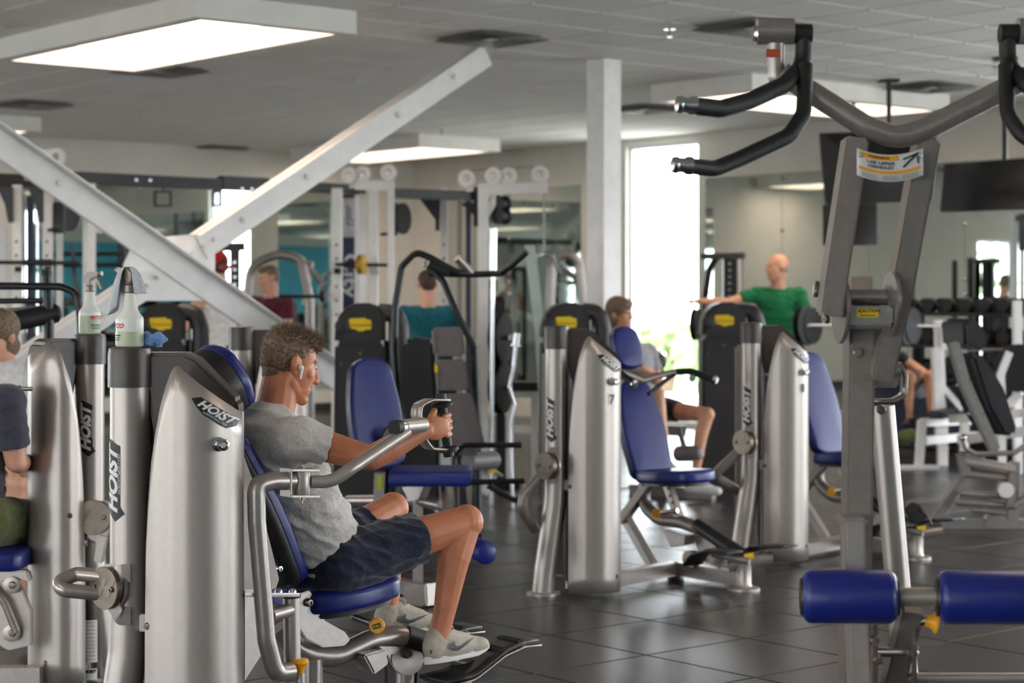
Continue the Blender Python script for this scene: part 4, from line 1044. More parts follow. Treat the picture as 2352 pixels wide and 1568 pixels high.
# ---------------------------------------------------------------- black machine with roller at the left frame edge
D = 9.4
kb = flo(W(90, 1200, D))
km = Thing('padded_bar_machine', 'black tube machine with a thick padded roller behind the left tower', 'gym machine', kb)
km.part('guard_bar', MB().tube([W(-60,656,D), W(140,658,D), W(176,672,D), W(184,720,D), W(190,860,D), flo(W(192,860,D),.03)], .019, 14, rad=.09), blackm)
km.part('guard_bar', MB().tube([W(-60,692,D+.1), W(112,690,D+.1)], .014, 12), blackm)
km.part('padded_roller', MB().lathe(W(12,742,D-.05), W(138,716,D+.1)-W(12,742,D-.05), [(0,.03),(.02,.05),(.26,.05),(.28,.03)], 24), rubber)
km.part('stub_post', MB().tube([W(106,628,D+.05), W(112,720,D+.05), flo(W(112,720,D+.05),.03)], .026, 16), blackm)
km.part('stub_cap', MB().lathe(W(106,634,D+.05), Z, [(0,.028),(.03,.028),(.034,.018)], 16), rubber)
km.part('cross_arm', MB().bar([W(-60,725,D+.15), W(112,712,D+.05)], .06, .05), blackm, bevel=.008)
km.part('base_rail', MB().bar([flo(W(-80,1200,D),.05), flo(W(210,1200,D),.05)], .08, .08), blackm)
# ================================================================ PEOPLE
def cap(mb, p0, r0, p1, r1, seg=14, flat=False):
    p0, p1 = V(p0), V(p1); L = (p1-p0).length
    if flat: pr = [(0, r0), (L*.5, (r0+r1)/2), (L, r1)]
    else:
        pr = [(-r0*math.cos(a), r0*math.sin(a)) for a in (.15, .6, 1.1)]+[(0, r0), (L*.5, (r0+r1)/2), (L, r1)]+[(L+r1*math.cos(a), r1*math.sin(a)) for a in (1.1, .6, .15)]
    mb.lathe(p0, p1-p0, pr, seg); return mb
def remesh(mb, name, voxel, smooth=4, O=(0,0,0), noise=0., nscale=20.):
    bm = mb.bm; bmesh.ops.recalc_face_normals(bm, faces=bm.faces)
    me = bpy.data.meshes.new(name); bm.to_mesh(me); bm.free()
    o = bpy.data.objects.new(name, me); COL.objects.link(o)
    r = o.modifiers.new('r', 'REMESH'); r.mode = 'VOXEL'; r.voxel_size = voxel
    if smooth:
        s = o.modifiers.new('s', 'SMOOTH'); s.factor = .5; s.iterations = smooth
    dg = bpy.context.evaluated_depsgraph_get(); me2 = bpy.data.meshes.new_from_object(o.evaluated_get(dg))
    bpy.data.objects.remove(o); bpy.data.meshes.remove(me)
    O = V(O)
    from mathutils import noise as N
    cn = [(v.co.copy(), v.normal.copy()) for v in me2.vertices]; out = []
    for c, n in cn:
        if noise:
            q = V((c.x*nscale*.6, c.y*nscale*.6, c.z*nscale*1.5+c.x*nscale*.5)); c = c+n*(noise*(1-2*abs(N.noise(q)))+noise*.5*N.noise(q*2.3)-noise*.5)
        out.extend(c-O)
    me2.vertices.foreach_set('co', out); me2.update()
    for p in me2.polygons: p.use_smooth = True
    me2.name = name
    return me2
def frame(right, up):
    r = V(right).normalized(); u = (V(up)-r*V(up).dot(r)).normalized(); f = u.cross(r)
    return Matrix((r, f, u)).transposed(), r, f, u      # columns right, forward, up
def hand(mb, wrist, d, pn, curl, s=1., thumb_side=None, k=1.):
    """palm from wrist along d, palm facing pn; fingers bend towards pn by curl (radians per joint)"""
    d, pn = V(d).normalized(), V(pn).normalized(); pn = (pn-d*pn.dot(d)).normalized(); lat = d.cross(pn).normalized()
    if thumb_side is not None and lat.dot(V(thumb_side)) < 0: lat = -lat
    w = V(wrist); Rm = Matrix((lat, d, pn)).transposed()
    mb.ell(w+d*(.045*k), (.040*k, .055*k, .017*k), Rm)
    for i, (o, L) in enumerate(((.032,.92),(.0108,1.),(-.0108,.95),(-.031,.75))):
        p = w+d*(.085*k)+lat*(o*k)
        a = 0.
        for j, l in enumerate((.042, .027, .021)):
            a += curl[j]; q = p+(d*math.cos(a)+pn*math.sin(a))*(l*L*k)
            cap(mb, p, (.0091-.0005*j)*k, q, (.0088-.0006*j)*k, 10); p = q
    p = w+d*(.03*k)+lat*(.034*k)+pn*(.006*k); q = p+(d*.75+lat*.55+pn*.35).normalized()*(.04*k)
    cap(mb, p, .013*k, q, .011*k, 10); cap(mb, q, .011*k, q+(d*.6+pn*(.3+curl[0]*.6)-lat*.3*min(1,curl[0])).normalized()*(.032*k), .009*k, 10)
def head_prims(mb, c, r, f, u, k=1., detail=True):
    Rm = Matrix((r, f, u)).transposed(); P = lambda a, b, e: c+r*(a*k)+f*(b*k)+u*(e*k)
    S = lambda *q: tuple(x*k for x in q)
    mb.ell(P(0,-.012,.030), S(.074,.094,.088), Rm, 24, 16)
    mb.ell(P(0,.030,-.020), S(.063,.066,.086), Rm, 20, 14)
    mb.ell(P(0,.048,-.062), S(.050,.046,.050), Rm, 18, 12)
    mb.ell(P(0,.082,-.095), S(.024,.018,.018), Rm)
    mb.ell(P(0,.068,.036), S(.048,.018,.014), Rm)                        # brow
    cap(mb, P(0,.090,.022), .009*k, P(0,.112,-.020), .0125*k, 12)        # nose
    for s in (-1, 1):
        mb.ell(P(s*.013,.100,-.024), S(.010,.012,.009), Rm)
        mb.ell(P(s*.040,.052,-.016), S(.024,.024,.022), Rm)              # cheek
        cap(mb, P(s*.040,.008,-.062), .024*k, P(s*.020,.064,-.092), .020*k, 10)  # jaw line
        e = P(s*.074,-.012,-.006)                                        # ear
        mb.ell(e+r*(s*.006*k), S(.009,.020,.032), Rm); mb.ell(e+r*(s*.013*k)-f*(.010*k)+u*(.006*k), S(.007,.012,.026), Rm)
        mb.ell(e+r*(s*.006*k)+f*(.004*k)-u*(.026*k), S(.007,.010,.010), Rm)
    cap(mb, P(0,.045,-.082), .034*k, P(0,-.02,-.10), .052*k, 12)
    mb.ell(P(0,.090,-.056), S(.024,.012,.006), Rm); mb.ell(P(0,.088,-.068), S(.022,.011,.0065), Rm)   # lips
def person(label, J, face, hup, skin, shirt, shorts, hair, shoe, loc, sleeve=.55, leg=.6, k=1., vox=.012, grips={}, tors=None, hairstyle='short', strands=0, tank=False, group='people in the gym', pants_long=False, cap_hat=None, brim=1, legs=True, fold=.0):
    t = Thing('person', label, 'person', loc, group)
    up = J['neck']-J['pelvis']; TM, r, f, u = frame(J['shR']-J['shL'], up)
    hf = V(face).normalized(); hu = (V(hup)-hf*V(hup).dot(hf)).normalized(); hr = hf.cross(hu)
    H = J['head']
    mb = MB(); head_prims(mb, H, hr, hf, hu, k)
    cap(mb, J['neck']-u*.02, .068*k, H-hu*(.05*k)-hf*(.015*k), .060*k)
    tors = tors or {}
    chest, belly, pel = J.get('chest', J['pelvis'].lerp(J['neck'], .72)), J.get('belly', J['pelvis'].lerp(J['neck'], .36)), J['pelvis']
    cs, bs, ps = tors.get('chest', (.155,.105,.15)), tors.get('belly', (.14,.105,.16)), tors.get('pelvis', (.155,.115,.12))
    PM = frame(J['hiR']-J['hiL'], up)[0]
    for c, s, m_ in ((chest, cs, TM), (belly, bs, TM), (pel, ps, PM)): mb.ell(c, tuple(x*k for x in s), m_)
    for s in 'RL':
        sh, el, wr = J['sh'+s], J['el'+s], J['wr'+s]
        cap(mb, J['neck']-u*(.05*k), .052*k, sh, .056*k)
        mb.ell(sh, (.062*k,.06*k,.06*k))
        cap(mb, sh, .054*k, sh.lerp(el,.5), .050*k); cap(mb, sh.lerp(el,.5), .050*k, el, .040*k)
        cap(mb, el, .041*k, el.lerp(wr,.35), .043*k); cap(mb, el.lerp(wr,.35), .043*k, wr, .027*k)
        hd = grips.get(s) or dict(d=(wr-el), pn=(pel-wr), curl=(.4,.5,.4))
        hand(mb, wr, hd['d'], hd['pn'], hd['curl'], thumb_side=hd.get('thumb'), k=k)
        if not legs: continue
        hi, kn, an, to = J['hi'+s], J['kn'+s], J['an'+s], J['to'+s]
        cap(mb, hi, .088*k, kn, .056*k); mb.ell(kn, (.058*k,.058*k,.06*k))
        cal = kn.lerp(an,.3); bk = (kn-an).cross(J['hiR']-J['hiL']).normalized()
        back = (an-to); back = V((back.x, back.y, 0)).normalized()
        cap(mb, kn, .052*k, cal+back*(.018*k), .056*k); cap(mb, cal+back*(.018*k), .055*k, kn.lerp(an,.75), .038*k); cap(mb, kn.lerp(an,.75), .038*k, an, .034*k)
        cap(mb, an, .030*k, an.lerp(to,.6), .02*k)
    body = t.part('body', remesh(mb, 'body', vox, 3 if vox < .006 else 5, t.O), skin)
    for s in (-1, 1):                                     # eyes
        p = H+hr*(s*.030*k)+hf*(.0725*k)+hu*(.016*k)
        if vox > .006:
            t.part('eye', MB().ell(H+hr*(s*.030*k)+hf*(.086*k)+hu*(.018*k), (.009*k,.008*k,.006*k), None, 10, 6), MATS['eye_dark'], parent=body); continue
        e = t.part('eye', MB().ell(p, (.0105*k,)*3, None, 12, 8), MATS['eye_white'], parent=body)
        t.part('iris', MB().ell(p+hf*(.0085*k)-hu*.001, (.0055*k,.0055*k,.0055*k), None, 10, 6), MATS['eye_dark'], parent=body)
    # hair
    if hair is not None:
        mb = MB(); HM = Matrix((hr, hf, hu)).transposed()
        P = lambda a, b, e: H+hr*(a*k)+hf*(b*k)+hu*(e*k)
        if hairstyle == 'bald': mb.ell(P(0,-.030,-.005), (.0745*k,.075*k,.06*k), HM, 20, 12)
        else:
            mb.ell(P(0,-.020,.038), (.0765*k,.091*k,.084*k), HM, 24, 16); mb.ell(P(0,-.034,.006), (.0728*k,.069*k,.058*k), HM, 20, 12)
            mb.ell(P(0,-.036,-.034), (.052*k,.046*k,.050*k), HM, 20, 12)
            mb.ell(P(0,.026,.088), (.058*k,.060*k,.034*k), HM, 20, 12)
            if hairstyle == 'mop':
                mb.ell(P(0,.045,.085), (.072*k,.06*k,.045*k), HM); mb.ell(P(0,-.03,-.05), (.082*k,.075*k,.07*k), HM); mb.ell(P(0,-.02,.05), (.092*k,.108*k,.1*k), HM)
        hm = remesh(mb, 'hair', vox*.8, 2, t.O, noise=.0025 if strands else .003, nscale=60)
        if strands:
            bm = bmesh.new(); bm.from_mesh(hm); rnd = random.Random(3)
            base = [(v.co.copy(), v.normal.copy()) for v in bm.verts]
            for i in range(strands):
                co, n = rnd.choice(base); w = co+t.O-H
                hz_ = w.dot(hu)/k; fz = w.dot(hf)/k
                L = (.004+.008*max(0,hz_)/.1) + (.018 if hz_ > .085 else 0)*rnd.random() + (.006 if fz > .05 and hz_ > .07 else 0)
                L *= k
                d = (n*.75+hf*(.45 if hz_ > .04 else .1)+hu*(.45 if hz_ > .05 else -.75)+V((rnd.gauss(0,.2),rnd.gauss(0,.2),rnd.gauss(0,.2)))).normalized()
                side = d.orthogonal().normalized()*.0011*k; s2 = d.cross(side)
                a = [bm.verts.new(co-n*.002+q) for q in (side, s2-side*.5, -s2-side*.5)]; tip = bm.verts.new(co+d*L)
                for j in range(3): bm.faces.new((a[j], a[(j+1)%3], tip))
            bm.to_mesh(hm); bm.free()
        t.part('hair', hm, hair)
    if cap_hat:
        c0 = H+hu*(.045*k)
        mb = MB(); mb.ell(c0+hu*.004, (.090*k,.110*k,.098*k), Matrix((hr,hf,hu)).transposed())
        mb.ell(H+hf*(brim*.125*k)+hu*((.045 if brim > 0 else -.012)*k), (.068*k,.075*k,.016*k), Matrix((hr,hf,hu)).transposed())
        t.part('cap', remesh(mb, 'cap', vox*.8, 3, t.O), cap_hat)
    # shirt
    if shirt is not None:
        mb = MB(); g = .012*k
        mb.ell(chest+u*.005, tuple(x*k+g for x in cs), TM, 24, 16)
        for q in (.0, .2, .4, .6, .8):                    # tube of cloth from ribs to waist
            c_ = (belly.lerp(chest, q/.5) if q < .5 else chest) if False else (chest.lerp(belly, q*2) if q < .5 else belly.lerp(pel, q*2-1))
            mb.ell(c_, (bs[0]*k+g*1.5, bs[1]*k+g*1.2, .11*k), TM, 24, 14)
        lo = pel+u*(.02*k); Rm = PM
        mb.ell(lo, (ps[0]*k+g*1.2, ps[1]*k+g*1.2, .085*k), TM, 24, 14)
        cap(mb, J['neck']-u*.075*k, .10*k, J['neck']-u*.005, .068*k, flat=True)
        for s in 'RL':
            sh, el = J['sh'+s], J['el'+s]
            if tank: cap(mb, J['neck']-u*(.06*k), .055*k, sh.lerp(J['neck'],.4), .05*k); continue
            cap(mb, J['neck']-u*(.05*k), .058*k, sh, .068*k); mb.ell(sh, (.074*k,.074*k,.074*k))
            cap(mb, sh, .070*k, sh.lerp(el, sleeve), .064*k, flat=True)
            cap(mb, sh.lerp(chest,.5), .10*k, sh, .068*k)
        t.part('shirt', remesh(mb, 'shirt', vox, 3, t.O, noise=fold, nscale=14), shirt)
    if legs and shorts is not None:
        mb = MB()
        mb.ell(pel, (ps[0]*k+.018*k, ps[1]*k+.018*k, ps[2]*k+.012*k), PM, 24, 14)
        for s in 'RL':
            hi, kn, an = J['hi'+s], J['kn'+s], J['an'+s]
            mb.ell(hi, (.112*k,)*3)
            if pants_long:
                cap(mb, hi, .108*k, kn, .075*k); cap(mb, kn, .075*k, an+(kn-an)*.06, .062*k, flat=True)
            else: cap(mb, hi, .108*k, hi.lerp(kn, leg), .088*k, flat=True)
        t.part('shorts' if not pants_long else 'trousers', remesh(mb, 'shorts', vox, 3, t.O, noise=fold, nscale=16), shorts)
    if legs and shoe is not None:
        for s in 'RL':
            an, to = J['an'+s], J['to'+s]
            d = (to-an); dh = V((d.x, d.y, d.z)); dn_ = V((d.x,d.y,0)).normalized(); heel = an-dn_*(.035*k)+Z*0-(Z*.045*k)
            toe = to-Z*.0; mb = MB()
            cap(mb, an-Z*.0, .046*k, heel+Z*.01, .040*k); cap(mb, heel+Z*.005, .040*k, toe, .036*k); cap(mb, an-Z*.01*k, .044*k, toe.lerp(an,.3), .034*k)
            sh_ = t.part('shoe', remesh(mb, 'shoe', vox*.8, 3, t.O), shoe)
    return t, body
mat('eye_white', (205,196,188), .2, 0, 0); mat('eye_dark', (40,30,25), .15, 0, 0)
def skinmat(name, rgb):
    m = mat(name, rgb, .48, 0, .07, 14, .12, 260); set_in(m, Subsurface_Weight=.12, Subsurface_Scale=.01)
    m.node_tree.nodes['Principled BSDF'].inputs['Subsurface Radius'].default_value = (1,.35,.2); return m
skinA = skinmat('skin_tanned', (196,124,90)); skinB = skinmat('skin_fair', (214,160,135)); skinC = skinmat('skin_light', (205,150,120))
def cloth(name, rgb, var=.08, scale=40, bump=.25, b=120): return mat(name, rgb, .9, 0, var, scale, bump, b, sheen=.3, spec=.2)
heather = cloth('heather_grey_cotton', (204,199,195), .07, 160); navy = cloth('navy_cotton', (40,44,62), .12, 60, .3)
maroon = cloth('maroon_cotton', (92,30,48)); tealc = cloth('teal_cotton', (20,96,112)); greenc = cloth('green_cotton', (12,104,62)); whitec = cloth('white_cotton', (225,222,220)); blackc = cloth('black_cotton', (36,36,40)); olive = cloth('olive_cotton', (92,98,56)); slate = cloth('slate_cotton', (66,66,80)); greyc = cloth('grey_cotton', (110,110,115)); redc = cloth('red_cap_cloth', (200,30,40))
brownh = mat('brown_hair', (122,100,80), .55, 0, .25, 90, .3, 400); darkh = mat('dark_brown_hair', (66,46,36), .6, 0, .2, 60, .3, 300); whiteh = mat('grey_stubble', (170,140,120), .7, 0, .1, 60)
sandsh = mat('pale_knit_shoe', (182,174,162), .8, 0, .06, 80, .3, 300); whsh = mat('white_shoe', (222,220,218), .6, 0, .04); blsh = mat('black_shoe', (40,40,42), .6, 0, .04)

# ---------------------------------------------------------------- the man in grey on the chest press
def mir(p): return p-R*(2*((p-HIP).dot(R)))
gt_, gbt = M(1012, 908, HR), M(1030, 1042, HR)
grip_mid = M(1021, 976, HR)
J = dict(head=M(664,838,0), neck=M(622,958,0), chest=M(622,1040,0), belly=M(692,1175,0), pelvis=M(742,1286,0),
    shR=M(694,1010,.2), elR=M(852,1052,.30), wrR=grip_mid-F*.098+R*.026-Z*.012, shL=mir(M(694,1010,.2)), elL=M(640,1150,-.30), wrL=M(740,1205,-.18),
    hiR=M(785,1292,.10), knR=M(1072,1198,.20), anR=M(1003,1478,.19), toR=M(1100,1492,.17), hiL=M(712,1288,-.10), knL=M(902,1168,-.20), anL=M(893,1412,-.17), toL=M(985,1446,-.15))
fd = (F*.92-Z*.34+R*.15).normalized(); hu0 = (Z*.93+F*.36)
man, mbody = person('man in heather grey T-shirt and navy shorts pressing on the blue seat', J, fd, hu0, skinA, heather, navy, brownh, None, flo(J['pelvis'], .55), sleeve=.36, leg=.62, k=.98, vox=.0038,
    tors=dict(chest=(.165,.125,.16), belly=(.155,.135,.175), pelvis=(.165,.13,.12)), strands=6000, fold=.0075, group='people in the gym',
    grips={'R': dict(d=(F*1.0+Z*.12), pn=-R, curl=(.5,1.5,1.25), thumb=Z), 'L': dict(d=F*.8-Z*.5, pn=-Z, curl=(.3,.4,.3))})
# shoes with sole, laces, tick mark
def trainer(an, to, side, name='shoe'):
    d = (to-an); d = V((d.x, d.y, d.z)); fw = V((d.x,d.y,0)).normalized(); pitch = math.atan2(to.z-(an.z-.045), (V((d.x,d.y,0))).length+.06)
    fw = (fw+Z*math.tan(pitch*.8)).normalized(); rt = fw.cross(Z).normalized(); up_ = rt.cross(fw).normalized()
    Q = lambda a, b, c: an-up_*.052-fw*.045+fw*a+rt*b+up_*c
    mb = MB()
    Rm = Matrix((rt, fw, up_)).transposed()
    mb.ell(Q(.035,0,.045), (.036,.045,.05), Rm); mb.ell(Q(.045,0,.065), (.036,.042,.05), Rm); mb.ell(Q(.13,0,.03), (.045,.12,.036), Rm); mb.ell(Q(.21,.0,.024), (.046,.065,.028), Rm); cap(mb, Q(.07,0,.07), .034, Q(.17,0,.04), .032)
    sh_ = man.part(name, remesh(mb, 'shoe', .004, 4, man.O), sandsh)
    n = 24; ol = []
    for i in range(n):
        a = 2*math.pi*i/n; x = .132+.150*math.cos(a); w = (.040+.012*max(0,math.cos(a)))*math.sin(a); ol.append((x, w))
    man.part('sole', MB().prism([Q(x, w, .004+.012*max(0,(x-.2)/.08)**2) for x, w in ol], up_*.024), whitep, parent=sh_, bevel=.007, sharp=60)
    for i in range(5):
        x = .095+.022*i; z0 = .098-.0125*i
        man.part('lace', MB().tube([Q(x,-.022,z0-.006), Q(x+.006,0,z0+.003), Q(x,.022,z0-.006)], .003, 6), decalw, parent=sh_)
    man.part('lace_bow', MB().tube([Q(.09,0,.104), Q(.075,.02,.118), Q(.10,.03,.1), Q(.09,0,.104), Q(.08,-.02,.12), Q(.105,-.03,.1)], .0025, 6, rad=.01), decalw, parent=sh_)
    tick = [(.055,.046),(.085,.028),(.13,.036),(.19,.062),(.13,.048),(.10,.044),(.09,.05),(.095,.062)]
    b0 = (.044 if side > 0 else -.044)
    def tf(x, y): return Q(x, (b0*(1-.10*abs(x-.12)/.1))*1.02*(1-.12*max(0,(y-.04)/.03)), y)
    q = [(.062,.040),(.075,.030),(.10,.026),(.14,.040),(.185,.060),(.14,.049),(.11,.041),(.095,.042),(.088,.050),(.092,.060),(.07,.052)]
    decal(man, 'tick_mark', q, [tuple(range(len(q)))], tf, ink, sh_, cut=.012)
    man.part('heel_patch', MB().ell(Q(.006,0,.04), (.025,.012,.025), Rm), greyc, parent=sh_)
trainer(J['anR'], M(1112,1484,.17), 1); trainer(J['anL'], M(985,1446,-.15), 1)
ear = J['head']+ (fd.cross((hu0-fd*hu0.dot(fd)).normalized()))*.088
hu_ = (hu0-fd*hu0.dot(fd)).normalized()
eb = ear+fd*.004-hu_*.010
single('earbud', cap(MB().ell(eb, (.009,.009,.009), None, 12, 8), eb+fd*.003+R*.004, .0042, eb+fd*.006-hu_*.034+R*.004, .0036, 10), mat('white_gloss_plastic', (238,238,238), .2, 0, 0), 'white wireless earbud in the ear of the man in grey', 'earbud')

# ---------------------------------------------------------------- people farther back
def standing(label, px, ytop, d, face, skin, shirt, shorts, hair, yaw_arms, foot=True, k=1., arms=None, look=None, **kw):
    """upright figure whose crown projects to (px, ytop); face = horizontal direction it looks"""
    topz = EYE-(ytop-HZ)/FPX*d; k = topz/1.80
    b = flo(W(px, 1000, d)); f = V(face).normalized(); r = V((f.y,-f.x,0))
    Q = lambda a, fo, z: b+r*(a*k)+f*(fo*k)+Z*(z*k)
    J = dict(head=Q(0,.03,1.665), neck=Q(0,0,1.49), pelvis=Q(0,0,.95), chest=Q(0,0,1.32), belly=Q(0,.01,1.12))
    for s, q in (('R',1),('L',-1)):
        J.update({'sh'+s: Q(q*.185,-.005,1.43), 'el'+s: Q(q*.25,-.02,1.14), 'wr'+s: Q(q*.24,.10,.92), 'hi'+s: Q(q*.09,0,.93), 'kn'+s: Q(q*.11,.02,.50), 'an'+s: Q(q*.12,-.02,.085), 'to'+s: Q(q*.15,.14,.035)})
    for n, p in (arms or {}).items(): J[n] = Q(*p)
    return person(label, J, (V(look).normalized() if look else f)+Z*kw.pop('tilt', -.1), Z, skin, shirt, shorts, hair, blsh, b, k=k, vox=.012, fold=.006, **kw)
standing('man in a red cap and white tank top behind the brace', 505, 577, 17.0, (-.6,.75,0), skinB, whitec, blackc, darkh, 0, cap_hat=redc, brim=-1, tank=True,
         arms=dict(elL=(-.30,.02,1.16), wrL=(-.10,.22,1.2), elR=(.30,.02,1.16), wrR=(.08,.24,1.22)))
standing('man in a maroon T-shirt looking left by the mirror', 622, 606, 18.0, (-.5,-.85,0), skinB, maroon, blackc, brownh, 0, look=(-.9,-.45,0), tilt=-.25, arms=dict(elR=(.24,.02,1.15), wrR=(.1,.2,1.0), elL=(-.24,.05,1.15), wrL=(-.05,.24,1.08)))
standing('man in a teal T-shirt seen from behind at the rack', 982, 616, 14.9, (-.25,1,0), skinB, tealc, blackc, darkh, 0, arms=dict(elL=(-.26,.1,1.16), wrL=(-.2,.3,1.1), elR=(.26,.1,1.16), wrR=(.2,.3,1.1)), tilt=-.2)
standing('bald man in a green T-shirt with one arm stretched out', 1786, 578, 17.6, (-.2,-1,0), skinC, greenc, greyc, whiteh, 0, hairstyle='bald', look=(-.95,-.35,0),
         arms=dict(elR=(.42,.10,1.36), wrR=(.68,.15,1.37), elL=(-.27,.05,1.20), wrL=(-.30,.24,1.22)))
# seated youth
d = 14.4; y0 = 14.4
J2 = dict(head=W(1424,722,d), neck=W(1436,782,d), chest=W(1455,830,d), belly=W(1462,885,d), pelvis=W(1475,930,d),
    shR=W(1412,805,d-.05), shL=W(1490,808,d+.1), elR=W(1425,885,d-.25), wrR=W(1478,870,d-.35), elL=W(1515,880,d+.1), wrL=W(1490,850,d-.25),
    hiR=W(1462,935,d-.05), hiL=W(1495,935,d+.1), knR=W(1512,905,d-.45), knL=W(1625,952,d-.25), anR=W(1530,1060,d-.5), anL=W(1592,1108,d-.3), toR=W(1552,1080,d-.62), toL=W(1648,1128,d-.35))
person('youth with brown hair seated on a grey bench behind machine 7', J2, V((.85,-.5,-.05)), Z, skinC, cloth('pale_grey_cotton', (150,146,150)), blackc, brownh, whsh, flo(J2['pelvis'],.5), sleeve=.6, leg=.5, k=.95, vox=.011, fold=.005, hairstyle='mop')
sb = Thing('leg_machine', 'grey padded leg machine under the seated youth', 'gym machine', flo(W(1510,1000,14.5)))
sb.part('seat_pad', MB().prism([W(1540,950,14.5)+V((a,b_,0)) for a, b_ in ((-.34,-.2),(.15,-.2),(.18,0),(.15,.2),(-.34,.2))], Z*.09), greyv, bevel=.03, sharp=60)
sb.part('seat_beam', MB().bar([W(1490,985,14.5), W(1575,990,14.5)], .08, .08), gun)
sb.part('post', MB().bar([flo(W(1520,1000,14.5),.04), W(1520,985,14.5)], .09, .09, up=YB), gun)
sb.part('base_rail', MB().bar([flo(W(1450,1000,14.5),.04), flo(W(1640,1000,14.2),.04)], .09, .08), gun)
sb.part('leg_roller', MB().lathe(W(1550,1042,14.2), W(1612,1040,14.1)-W(1550,1042,14.2), [(0,.04),(.02,.06),(.2,.06),(.22,.04)], 24), greyv, sharp=60)
sb.part('roller_arm', MB().tube([W(1575,1040,14.25), W(1560,985,14.4)], .022, 12), gun)
sb.part('back_pad', MB().prism([W(x,y,14.62) for x, y in ((1408,815),(1468,815),(1490,930),(1425,930))], V((.3,1,0))*.08), greyv, bevel=.03)
# people at the left edge
d = 7.25
J3 = dict(head=W(-95,770,d), neck=W(-90,880,d), chest=W(-75,980,d), belly=W(-70,1080,d), pelvis=W(-75,1175,d+.05), shR=W(15,925,d-.1), shL=W(-170,925,d+.2), elR=W(36,1060,d-.05), wrR=W(60,1065,d+.25), elL=W(-150,1060,d+.3), wrL=W(-60,1080,d+.5),
    hiR=W(-40,1195,d-.02), hiL=W(-110,1195,d+.12), knR=W(110,1205,d+.55), knL=W(60,1200,d+.75), anR=W(125,1440,d+.7), anL=W(70,1430,d+.9), toR=W(160,1450,d+.85), toL=W(110,1440,d+1.05))
person('person in a dark navy T-shirt and olive shorts cut by the left frame edge', J3, V((.8,.5,0)), Z, skinB, slate, olive, darkh, blsh, flo(J3['pelvis'],.6), sleeve=.75, leg=.85, k=1.0, vox=.008, fold=.005, hairstyle='short')
d = 9.0
J4 = dict(head=W(-2,775,d), neck=W(5,835,d), chest=W(8,895,d), belly=W(8,980,d), pelvis=W(8,1060,d), shR=W(-70,880,d), shL=W(66,872,d), elR=W(-80,980,d-.1), wrR=W(-50,1040,d-.3), elL=W(60,985,d+.05), wrL=W(40,1040,d-.3),
    hiR=W(-30,1080,d), hiL=W(40,1080,d), knR=W(-30,1110,d-.42), knL=W(40,1110,d-.42), anR=W(-30,1290,d-.45), anL=W(40,1290,d-.45), toR=W(-30,1310,d-.6), toL=W(40,1310,d-.6))
person('person with brown hair and white T-shirt peering in at the left edge', J4, V((-.5,-.8,-.2)), Z, skinB, whitec, blackc, brownh, blsh, flo(J4['pelvis'],.5), sleeve=.6, leg=.7, k=.92, vox=.009, fold=.004, hairstyle='mop')
# person resting on a bench at the right, behind the white upright
d = 17.6
J5 = dict(head=W(2030,800,d), neck=W(2052,818,d), chest=W(2068,838,d), belly=W(2090,862,d), pelvis=W(2110,885,d), shR=W(2070,822,d-.15), shL=W(2064,822,d+.2), elR=W(2112,850,d-.2), wrR=W(2138,868,d-.2), elL=W(2110,845,d+.2), wrL=W(2135,865,d+.2),
    hiR=W(2105,890,d-.08), hiL=W(2108,890,d+.1), knR=W(2085,862,d-.5), knL=W(2135,862,d-.4), anR=W(2090,965,d-.5), anL=W(2140,965,d-.45), toR=W(2080,975,d-.65), toL=W(2132,975,d-.6))
person('person bending forward behind the white bench upright', J5, V((.6,-.6,-.5)), Z, skinC, blackc, greyc, darkh, blsh, flo(J5['pelvis'],.4), sleeve=.3, leg=.7, k=.9, vox=.013, fold=.004)
# ================================================================ RACKS, CABLES AND FREE WEIGHTS AT THE BACK
m_navy = mat('navy_panel', (38,44,70), .5, 0, .04); m_banner = mat('banner_navy', (62,66,92), .6, 0, .04); m_bgrey = mat('banner_grey', (205,203,205), .6, 0, .03)
def post(t, name, px, y0, y1, d, w, m, dep=None, holes=0, floorit=True):
    a, b = W(px, y0, d), W(px, y1, d)
    if floorit: b = flo(b, .0)
    o = t.part(name, MB().bar([b, a], w, dep or w, up=YB), m, bevel=.004)
    if holes:
        for k in range(holes):
            q = W(px, y0+130+32*k, d); t.part('hole', MB().cyl(q+V((0,-w*.5-.002,0)), q+V((0,-w*.5+.004,0)), .012, seg=10), blackp, parent=o)
    return o
def pulley(t, p, n, r, parent=None, m=None):
    o = t.part('pulley', MB().lathe(V(p)-V(n).normalized()*.02, n, [(0,r),(.006,r),(.014,r*.86),(.026,r*.86),(.034,r),(.04,r),(.041,r*.8)], 24), m or white, parent=parent)
    t.part('pulley_hub', MB().lathe(V(p)+V(n).normalized()*.02, n, [(0,r*.5),(.006,r*.45),(.008,r*.2)], 16), steel, parent=o)
    return o
def plate_on(t, p, n, r, th=.045, m=None, name='weight_plate'):
    o = t.part(name, MB().lathe(V(p)-V(n).normalized()*th/2, n, [(0,r*.3),(.001,r*.98),(th*.15,r),(th*.3,r*.8),(th*.7,r*.8),(th*.85,r),(th-.001,r*.98),(th,r*.3)], 28), m or iron)
    return o
